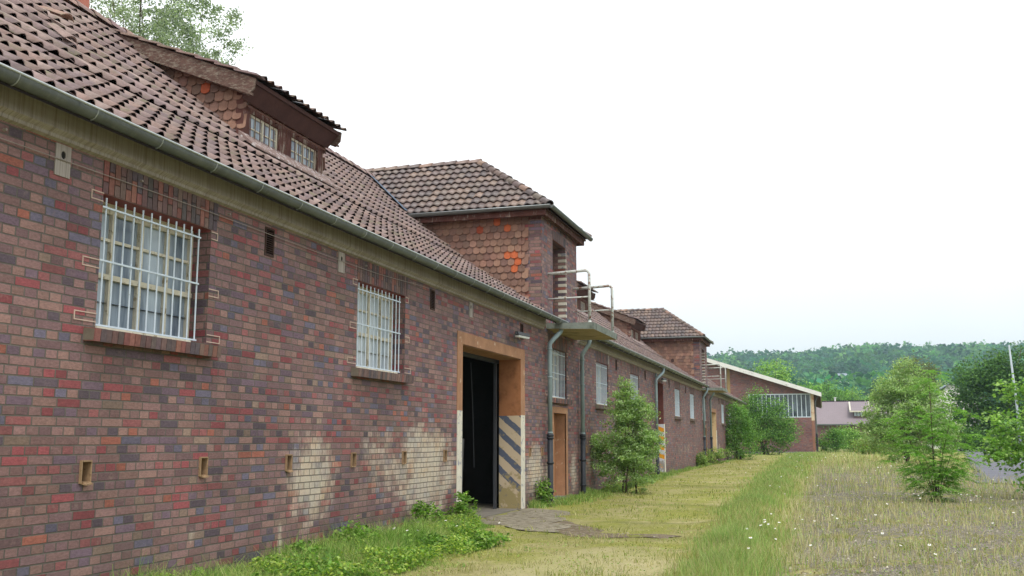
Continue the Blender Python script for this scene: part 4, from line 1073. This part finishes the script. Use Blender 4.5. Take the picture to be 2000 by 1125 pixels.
for (x, y, zc, r, h, lab, pal) in [(-4.7, 220, 0, 5.2, 18.4, 'round yellow green tree showing above the hall roof', BRIGHT), (2.0, 205, 0, 3.4, 12.5, 'green tree just above the lower end of the hall roof', MIDG),
      (6.2, 240, 0, 4.8, 14.5, 'broad green tree left of the purple roofed house', MIDG), (11.2, 245, 0, 4.2, 13.0, 'lighter green tree behind the ridge of the purple roofed house', BRIGHT),
      (17.0, 250, 0, 3.6, 11.5, 'narrow green tree right of the ridge of the purple roofed house', MIDG), (-10.5, 230, 0, 5.5, 17.5, 'dark green tree low behind the hall roof on the left', DARKG), (26, 230, 0, 4, 10, 'green tree standing in front of the small white house', MIDG)]:
    plant('distant_tree', x, y, [(0,0,h*.62,r,r*.9,h*.36), (r*.3,0,h*.8,r*.55,r*.5,h*.2), (-r*.4,0,h*.5,r*.7,r*.6,h*.3)], .55, 5200, 200, .8, pal, lab, 'tree', 'trees in the valley behind the hall', .3, 6, z=0)

# tree behind the roof, top left: open, drooping, silvery
plant('silvery_birch', -13.6, 27, [(0,0,13.0,2.5,2.3,2.4), (-1.8,0,14.6,2.1,2,2.2), (.3,0,14.8,1.6,1.6,2.3), (.6,0,12.2,1.2,1.4,1.8), (-2.9,0,12.6,1.6,1.6,2.0), (-1.4,0,17,2.6,2.2,2.0)], .10, 40000, 620, .15, WILLOW,
      'silvery green birch with drooping twigs behind the near roof', 'tree', None, .16, 26, .6, 1.4, z=0)

# rowan sapling with feathered leaves
def rowan(x, y):
    root = empty('rowan_sapling', (x, y, float(ground_z(x, y))), 'young rowan with feathery leaves standing alone in the wild grass', 'sapling')
    mb = MB(); stems = []
    for (dx, dy, h, r) in ((-.9,0,.9,.009), (.95,0,1.0,.009), (-.2,-.2,.7,.008), (.3,-.2,.6,.008), (-.8,.1,2.0,.012), (.85,0,2.1,.012), (0,0,3.0,.022), (-.45,.1,2.1,.013), (.45,-.1,2.2,.015), (.25,.2,1.6,.012), (-.6,0,1.3,.01), (.75,.1,1.5,.010)):
        pts = [(.03*dx, .03*dy, -.05)]+[(dx*(t_**1.2)+random.uniform(-.02,.02), dy*t_, h*t_) for t_ in (.25,.5,.75,1)]
        mb.tube(pts, [r, r*.85, r*.65, r*.45, r*.2], 6); stems.append([Vector(p) for p in pts])
    mb.build('stems', M_bark, root, smooth=True)
    C_, K = [], []; A = []
    for st in stems:
        nl = int(38*(st[-1].z/3.0)+8)
        for i in range(nl):
            t_ = random.uniform(.22 if st[-1].z > 1.5 else .05, 1.0)*4; j = min(3, int(t_)); p = st[j].lerp(st[j+1], t_-j)
            a = random.uniform(0, 2*math.pi); L = random.uniform(.22, .36); out = Vector((math.cos(a), math.sin(a), random.uniform(.1,.6)))
            twig = p+out*random.uniform(.02, .50)*(1.2-p.z/3.4)
            for leafn in range(3):
                a2 = a+random.uniform(-.9, .9); d_ = Vector((math.cos(a2), math.sin(a2), random.uniform(-.25,.35))).normalized(); sd = d_.cross(Vector((0,0,1))).normalized()
                for q in range(6):
                    c = twig+d_*L*(q+1)/6.5-Vector((0,0,1))*.10*(q/6)**2
                    for s_ in (-1, 1): A.append((c, (sd*s_*.8+d_*.45).normalized(), .085*(1-.05*q)))
                A.append((twig+d_*L*1.08-Vector((0,0,.1)), d_, .085))
    V = []; n = len(A)
    for c, u, s_ in A:
        nn = Vector((random.uniform(-.35,.35), random.uniform(-.35,.35), 1)).normalized(); w__ = nn.cross(u).normalized()*s_*.17; u2 = u*s_
        dr = Vector((0,0,-.02)); V += [c, c+u2*.45+w__, c+u2+dr, c+u2*.45-w__]
    cols = pick([(116,162,72), (132,176,82), (102,146,64), (148,188,98)], n, .13)
    np_mesh('leaves', [tuple(v) for v in V], np.arange(n*4).reshape(n, 4), M_leaf, root, np.concatenate([cols, np.ones((n,1))], 1))
rowan(8.62, 25.4)
# broad-leaved sapling at the right edge
plant('hazel_sapling', 11.15, 27.2, [(-.9,0,1.0,.5,.5,.4), (.6,0,3.1,.6,.6,.5), (0,0,.55,.6,.6,.5), (.0,0,1.5,.9,.9,.7), (.3,0,2.5,.8,.8,.6), (.2,0,3.05,.35,.4,.35), (-.75,0,1.9,.5,.5,.35), (-.6,0,2.6,.3,.3,.3), (.9,0,1.4,.6,.6,.8), (-.5,0,1.2,.6,.6,.5), (.9,0,2.6,.6,.6,.6)], .10, 7000, 340, .13, BRIGHT+[(120,156,96)],
      'broad leaved sapling with rounded leaves at the right edge', 'sapling', None, .03, 14, .6, flat=.8, stems=4, aspect=.8)
# low leafy weeds at the foot of the near wall
for i, (x, y, r, h, lab) in enumerate([(.45, 10.6, .42, .30, 'round leafy weed clump nearest the camera by the wall'), (.35, 12.1, .32, .42, 'leafy weed clump under the second barred window'), (.3, 14.6, .22, .55, 'tall leafy weed by the wall beneath the wall vents'),
        (.25, 16.35, .22, .62, 'tall leafy weed at the left jamb of the big gateway'), (1.55, 13.6, .35, .22, 'low leafy clump at the edge of the grass bank'), (.22, 21.75, .16, .62, 'upright bright weed right of the striped gateway'),
        (.9, 12.9, .4, .2, 'low leafy clump in the middle of the grass bank'), (.35, 6.3, .3, .22, 'small weed at the wall foot in the bottom left corner'), (.9, 10.0, .45, .22, 'spreading weed clump at the front of the grass bank')]):
    plant('weed', x, y, [(0,0,h*.45,r,r,h*.5)], .06, 1100, 60, .05, LUSH+BRIGHT[:1], lab, 'weed', 'leafy weeds along the near wall', .006, 6, .6, stems=4, flat=.9, aspect=.7)
for i, (x, y, r, h, lab) in enumerate([(.5, 56.7, .8, 1.0, 'grey green weed at the foot of the second balcony bay'), (.25, 51.5, .3, .8, 'thin weed against the wall before the second balcony bay')]):
    plant('weed', x, y, [(0,0,h*.45,r,r,h*.5)], .1, 1300, 60, .09, GREEN, lab, 'weed', None, .01, 6, .6, stems=4)

# daisies
def daisy_mesh():
    mb = MB(); mb.tube([(0,0,0), (.008,.004,.13), (.012,0,.26)], .0022, 4, 1); K = 11
    for q in range(K):
        a = 2*math.pi*q/K; u = Vector((math.cos(a), math.sin(a), 0)); s_ = Vector((-u.y, u.x, 0)); c = Vector((.012, 0, .262))
        mb.add([c+u*.008, c+u*.024+s_*.008-Vector((0,0,.002)), c+u*.034-Vector((0,0,.006)), c+u*.024-s_*.008-Vector((0,0,.002))], [(0,1,2,3)], 0)
    mb.add([(.012+.009*math.cos(2*math.pi*q/7), .009*math.sin(2*math.pi*q/7), .266) for q in range(7)]+[(.012,0,.271)], [(q, (q+1) % 7, 7) for q in range(7)], 2)
    return mb.build('daisy', [mat_simple('petal_white', (236,236,232), .7, .03), mat_simple('flower_stalk', (96,124,60), .8), mat_simple('flower_centre', (214,170,50), .8)])
dz = daisy_mesh(); spots = []
CL = ((5.35,15.2,9,.22,'in the tight cluster at the right edge of the green grass strip'), (5.8,17.5,5,.5,'in the loose row behind the cluster beside the green strip'), (8.4,23.0,7,.5,'right in front of the rowan sapling'),
      (6.3,26,7,1.0,'left of the rowan sapling in open grass'), (6.9,34,9,1.6,'in the middle of the yard behind the rowan'), (6.4,44,16,1.8,'in the broad drift halfway to the hall'), (7.6,19,7,1.2,'in the thin gravelly grass before the rowan'),
      (6.8,13.2,6,.8,'in the sparse grass at the lower edge of the picture'), (9.8,24.5,6,.9,'right of the rowan sapling'), (5.6,12.5,3,.4,'nearest the camera beside the green strip'), (6.2,58,18,1.8,'in the far drift left of the pale birch'),
      (9.2,30,7,1.6,'behind the rowan towards the asphalt'), (.75,14.3,5,.3,'on the grass bank below the wall vents'), (.5,12.9,4,.2,'at the wall foot below the second window'))
for (cx_, cy_, n, s_, wh) in CL:
    for _ in range(n): spots.append((wh,)+(max(.3, random.gauss(cx_, s_)), random.gauss(cy_, s_*1.5)))
for i, (wh, x, y) in enumerate(spots):
    o = dz if i == 0 else dz.copy()
    if i: COL.objects.link(o)
    s_ = random.uniform(.8, 1.25)*(1+.5*float(ss(y, 20, 60))); o.location = (x, y, float(ground_z(x, y))+random.uniform(-.05, .06)); o.scale = (s_*.52, s_*.52, s_)
    o.rotation_euler = (random.uniform(.15,.8), random.uniform(-.3,.3), 0)
    props(o, 'white daisy '+wh, 'flower', 'daisies '+wh)

# ground cover and pebbles in the open yard
q, dd = polar(60000, 8.8, 60, -.6, .7); v = vnoise(q[:,0], q[:,1], 1.4, 21)*.5+vnoise(q[:,0], q[:,1], 4.2, 22)*.5
k = ok(q) & ~inroad(q) & (v > np.where(q[:,0] > 5.4, .5, .62)) & ~inpath(q); q, dd = q[k], dd[k]; n = len(q)
P = np.stack([q[:,0], q[:,1], ground_z(q[:,0], q[:,1])+RNG.uniform(.01, .07, n)], -1)
V, F, C = leaf_cloud(P, .022+.0008*dd, pick(OLIVE+GREEN+[(150,132,96), (168,160,120)], n, .18), .8, .6)
np_mesh('ground_cover', V, F, M_leaf, None, C)['kind'] = 'stuff'
q, dd = polar(9000, 9, 32, -.2, .65); k = (q[:,0] > 5.4) | (inpath(q)); q, dd = q[k], dd[k]; n = len(q)
base = np.stack([q[:,0], q[:,1], ground_z(q[:,0], q[:,1])], -1); s_ = RNG.uniform(.008, .026, n)[:, None]
D = [np.array(d_) for d_ in ((1,0,0), (0,1,0), (-1,0,0), (0,-1,0), (0,0,.8))]
V = np.stack([base+s_*(d_+RNG.normal(0, .25, (n, 3)))*[1, 1, 1] for d_ in D], 1).reshape(-1, 3)
b = np.arange(n)[:, None]*5; F = np.concatenate([b+[0,1,4], b+[1,2,4], b+[2,3,4], b+[3,0,4]]); cc_ = pick([(150,144,130), (176,168,150), (120,112,100), (140,124,108)], n, .15)
np_mesh('gravel', V, F, M_piece, None, np.concatenate([np.tile(cc_, (4, 1)), np.ones((4*n, 1))], 1))['kind'] = 'stuff'

# ------------------------------------------------------------------ HALL behind
HY = 105.0
hall = empty('brick_hall', (-4, HY, .1), 'low brick hall with white roof verge and a tall glazed band', 'building')
def local(o, root): o.parent = root; o.matrix_parent_inverse = Matrix.Translation(-root.location); return o
hz_ = lambda x: 6.05+.333*(6.1-x)
m_ = MB(); xl_, xr_ = -1.0, 5.05; z0, z1 = 3.62, 6.0
m_.box(-16, xl_, HY, HY+.3, -.4, 6.0); m_.box(xl_, xr_, HY, HY+.3, -.4, z0); m_.box(xr_, 5.2, HY, HY+.3, -.4, 6.0)
m_.prism([(-16, HY, 6.0), (5.2, HY, 6.0), (5.2, HY, hz_(5.2)-.3), (-6.0, HY, hz_(-6)-.3), (-16, HY, hz_(-6)-3.4)], (0, .3, 0))
m_.box(4.9, 5.2, HY+.3, HY+45, -.4, 6.0)
local(m_.build('wall', M_brick_hall), hall)
m_ = MB(); m_.prism([(6.1, HY-.7, hz_(6.1)-.12), (6.1, HY-.7, hz_(6.1)), (-6, HY-.7, hz_(-6)), (-16.6, HY-.7, hz_(-6)-3.5), (-16.6, HY-.7, hz_(-6)-3.62), (-6, HY-.7, hz_(-6)-.12)], (0, 47, 0))
local(m_.build('roof', mat_simple('pale_fibre_roof', (214,216,216), .8, .08, 2, c2=(176,178,172), amount=(.5,.7))), hall)
m_ = MB(); m_.prism([(6.12, HY-.74, hz_(6.1)-.42), (6.12, HY-.74, hz_(6.1)-.02), (-6, HY-.74, hz_(-6)-.02), (-6, HY-.74, hz_(-6)-.42)], (0, .035, 0))
local(m_.build('white_verge', mat_simple('white_verge_paint', (214,212,208), .8, .08, 2, c2=(150,140,128), amount=(.58,.7))), hall)
m_ = MB(); m_.prism([(6.0, HY-.68, hz_(6.0)-.34), (5.2, HY-.68, hz_(5.2)-.34), (5.2, HY-.68, hz_(5.2)-.30), (6.0, HY-.68, hz_(6)-.30)], (0, 45, 0))
m_.prism([(5.2, HY-.68, hz_(5.2)-.30), (-6, HY-.68, hz_(-6)-.30), (-6, HY-.68, hz_(-6)-.26), (5.2, HY-.68, hz_(5.2)-.26)], (0, .66, 0))
local(m_.build('roof_soffit', M_wood), hall)
gl = MB(); gl.box(xl_+.05, xr_-.05, HY+.12, HY+.15, z0+.05, z1-.05); o = local(gl.build('window_band', M_glassd), hall)
fr = MB(); fr.box(xl_, xr_, HY+.02, HY+.12, z1-.10, z1); fr.box(xl_, xr_, HY+.02, HY+.12, z0, z0+.08)
for i in range(15):
    x = xl_+i*(xr_-xl_-.07)/14; fr.box(x, x+.07, HY+.021, HY+.119, z0+.08, z1-.1)
f2 = fr.build('window_frame', M_bar); f2.parent = o
m_ = MB(); m_.box(5.06, 5.36, HY-.06, HY+.2, 3.3, 6.1); m_.box(5.075, 5.345, HY-.05, HY+.2, .1, 3.3, 1)
local(m_.build('corner_post', [mat_simple('pale_rusty_post', (196,176,150), .9, .15, 1.2, c2=(160,104,72), amount=(.5,.62)), mat_simple('rust_brown_post', (132,94,80), .9, .2, 1.5)]), hall)
m_ = MB(); m_.box(-3.1, -2.8, HY-.04, HY-.001, 2.2, hz_(-3)-.35); local(m_.build('wall_post', mat_simple('ochre_post', (140,120,84), .9, .2, 1.5)), hall)
m_ = MB(); m_.tube([(5.75, HY+.6, 5.9), (5.5, HY+.3, 5.2), (5.5, HY+.2, 2.0)], .06, 8); m_.tube([(5.5, HY+.2, 2.0), (5.5, HY+.2, 0)], .09, 8, 1)
local(m_.build('downpipe', [M_zinc, M_iron]), hall)
m_ = MB(); m_.box(-1.5, 5.3, HY-.35, HY, -.2, .22); local(m_.build('plinth', M_conc), hall)

# house with the purple roof
hs = empty('brick_house', (20, 180, 0), 'long house with purple grey tiled roof and small dormer', 'building')
def tileflat(name, c, per=.35):
    t = NT(name, .75, .2); p = t.pos(); X, Y, Z = t.xyz(p)
    a = t.m('FRACT', t.m('DIVIDE', X, per)); b = t.m('FRACT', t.m('DIVIDE', Z, .24))
    v = t.m('ADD', t.m('MULTIPLY', t.sstep(a, .0, .3), .15), t.m('MULTIPLY', t.sstep(b, .0, .35), .15))
    n = t.noise(p, .6, 5, .6)
    out = t.mix(1.0, t.mix(t.m('ADD', v, .0), tuple(x*.75 for x in lin(c)[:3])+(1,), lin(c)), t.ramp(n, [(.3, grey(.86)), (.7, grey(1.14))]), 'MULTIPLY'); t.bump(v, .05)
    return t.col(t.mix(.5, out, lin(c)))
M_purple = tileflat('purple_tile', (142,130,134))
def house(root, x0, x1, y0, y1, ze, zr, over, mw, mr, zb=-1.0):
    m_ = MB(); ym = (y0+y1)/2; m_.box(x0, x1, y0, y1, zb, ze)
    for x in (x0, x1-.2): m_.prism([(x, y0, ze), (x, y1, ze), (x, ym, zr-.15)], (.2, 0, 0))
    local(m_.build('wall', mw), root)
    m_ = MB(); s_ = (zr-ze)/(ym-y0)
    m_.prism([(x0-over, y0-.5, ze-.5*s_), (x0-over, ym, zr), (x0-over, y1+.5, ze-.5*s_), (x0-over, y1+.5, ze-.5*s_-.16), (x0-over, ym, zr-.16), (x0-over, y0-.5, ze-.5*s_-.16)], (x1-x0+2*over, 0, 0))
    return local(m_.build('roof', mr), root)
rf = house(hs, 3.0, 31, 180, 191, 4.25, 8.0, .4, M_brick_hall, M_purple)
m_ = MB(); m_.box(2.6, 31.4, 179.34, 179.46, 3.78, 3.98); local(m_.build('gutter', M_zinc), hs)
m_ = MB(); m_.tube([(2.6, 185.5, 8.05), (31.4, 185.5, 8.05)], .13, 6); local(m_.build('ridge_tiles', M_tile), hs)
m_ = MB(); m_.box(11.1, 13.3, 181.0, 184, 4.9, 6.15); dm = local(m_.build('dormer', mat_simple('dark_dormer_front', (96,78,80), .9, .2, 1)), hs)
for q in (0, .5, 1.0, 1.5):
    m_ = MB(); m_.box(11.25+q, 11.25+q+.38, 180.9, 181.0, 5.35, 5.95); w_o = m_.build('window', M_glassw); w_o.parent = dm
m_ = MB(); m_.prism([(10.7, 180.6, 6.0), (10.7, 180.6, 6.2), (10.7, 184.6, 7.75), (10.7, 184.6, 7.5)], (3.0, 0, 0)); w_o = m_.build('dormer_roof', M_purple); w_o.parent = dm
m_ = MB(); m_.prism([(10.5, 180.5, 6.0), (10.5, 180.5, 6.3), (10.5, 184.6, 7.9), (10.5, 184.6, 7.6)], (.25, 0, 0)); m_.prism([(13.65, 180.5, 6.0), (13.65, 180.5, 6.3), (13.65, 184.6, 7.9), (13.65, 184.6, 7.6)], (.25, 0, 0)); m_.box(10.5, 13.9, 180.42, 180.55, 5.98, 6.2)
w_o = m_.build('white_dormer_verge', M_cream); w_o.parent = dm
m_ = MB(); m_.tube([(8.3, 185.5, 8.0), (8.3, 185.5, 8.6)], .14, 8); m_.tube([(8.3, 185.5, 8.55), (8.3, 185.5, 8.7)], .24, 8); local(m_.build('roof_vent', M_lampw), hs)

M_whitewall = mat_simple('white_render', (216,214,206), .9, .06, 1); M_greyroof = mat_simple('grey_slate', (140,150,160), .8, .12, 1)
w1 = empty('white_house', (24, 150, 0), 'white gabled house half hidden behind the pale birch', 'building')
m_ = MB(); m_.box(20.4, 25.5, 150, 158, -1, 6.2); m_.prism([(20.4, 150, 6.2), (25.5, 150, 6.2), (25.5, 150, 8.3), (22.9, 150, 8.9)], (0, 8, 0)) ; local(m_.build('wall', M_whitewall), w1)
m_ = MB(); m_.prism([(18.9, 149.6, 6.6), (18.9, 149.6, 6.75), (23.2, 149.6, 9.2), (27.5, 149.6, 6.75), (27.5, 149.6, 6.6), (23.2, 149.6, 9.05)], (0, 9, 0)); local(m_.build('roof', M_greyroof), w1)
for x in (21.2, 23.4):
    m_ = MB(); m_.box(x, x+1.1, 149.95, 150.02, 4.2, 5.7); local(m_.build('window', M_glassd), w1)

# ------------------------------------------------------------------ HILLS with forest
def hill_h(x, y):
    d = np.hypot(x-6, y); a = np.arctan2(x-6, y)
    top = 1.0+.03*np.sin(a*9+1)+.022*np.sin(a*23)+.012*np.sin(a*51)-.10*ss(a, .10, .32)*.6+.0*a
    top = top*(1-.42*ss(a, -.085, -.22))
    return 88*top*ss(d, 420, 1450)**1.05 + 8*ss(d, 260, 500)
hx = np.linspace(-1400, 2200, 130); hy = np.linspace(260, 2600, 90); HX, HYY = np.meshgrid(hx, hy, indexing='ij')
I = np.arange(HX.size).reshape(HX.shape); Fh = np.stack([I[:-1,:-1], I[1:,:-1], I[1:,1:], I[:-1,1:]], -1).reshape(-1, 4)
M_hill = mat_simple('forest_floor', (70,92,52), .95, .2, .02)
o = np_mesh('hills', np.stack([HX, HYY, hill_h(HX, HYY)-.5], -1).reshape(-1, 3), Fh, M_hill, smooth=True); props(o, kind='structure')
# forest: tens of thousands of leafy tufts gathered into crowns
nc = 6000; d = RNG.uniform(0, 1, nc)**.8*(1520-430)+430; a = RNG.uniform(-.42, .62, nc)
tx, ty = 6+d*np.sin(a), d*np.cos(a); gap = ~((abs(tx-24-(ty-800)*.02) < 16) & (ty > 690) & (ty < 812)); tx, ty = tx[gap], ty[gap]; nc = len(tx); tr_ = RNG.uniform(5, 11, nc); tz = hill_h(tx, ty)+tr_*1.1
pc = pick([(78,128,80), (54,104,74), (92,142,82), (44,88,66), (108,152,86), (60,116,84)], nc, .2)
dark = RNG.random(nc) < .3; pc[dark] *= .6
per = 60; nn = nc*per; k = np.repeat(np.arange(nc), per)
u = RNG.normal(0, 1, (nn, 3)); u /= np.linalg.norm(u, axis=1)[:, None]; u[:, 2] = u[:, 2]*.9+.1
rad = tr_[k]*RNG.uniform(.75, 1.05, nn)*(1+.18*np.sin(u[:,0]*5+k)+.15*np.sin(u[:,2]*6+k*2))
P = np.stack([tx[k], ty[k], tz[k]], -1)+u*rad[:, None]*[1, 1, .95]
V, F, C = leaf_cloud(P, 4.2, np.clip(pc[k]*(1+RNG.normal(0, .08, (nn, 1))), .01, .6), .5, .8)
np_mesh('forest', V, F, M_leaf, None, C)['kind'] = 'stuff'
w2_ = empty('hillside_house', (23, 800, 25), 'tiny white house among the trees on the hillside', 'building')
m_ = MB(); m_.box(18.5, 27.5, 800, 810, 25, 48); local(m_.build('wall', M_whitewall), w2_)
m_ = MB(); m_.prism([(17.8, 799.4, 47.8), (17.8, 805, 51.0), (17.8, 810.6, 47.8)], (10.4, 0, 0)); local(m_.build('roof', M_greyroof), w2_)

# pole
pl = MB(); pl.tube([(21.3, 90, 0), (21.25, 90, 4), (21.0, 90, 9.1)], [.11, .10, .07], 10); o = pl.build('pole', mat_simple('pale_steel_pole', (168,178,182), .6, .06, 2), smooth=True)
props(o, 'slender pale steel pole standing before the dark trees', 'pole')

# ------------------------------------------------------------------ air
hb = MB(); hb.box(-1500, 2300, -70, 2650, -3, 190); hz0 = hb.build('haze', bpy.data.materials.new('haze_air')); hz0['kind'] = 'stuff'
hm = hz0.data.materials[0]; hm.use_nodes = True; tt = hm.node_tree; tt.nodes.remove(tt.nodes['Principled BSDF'])
pv = tt.nodes.new('ShaderNodeVolumePrincipled'); pv.inputs['Density'].default_value = .00025; pv.inputs['Color'].default_value = (.62, .86, 1.0, 1); pv.inputs['Anisotropy'].default_value = .2
tt.links.new(pv.outputs[0], tt.nodes['Material Output'].inputs['Volume'])
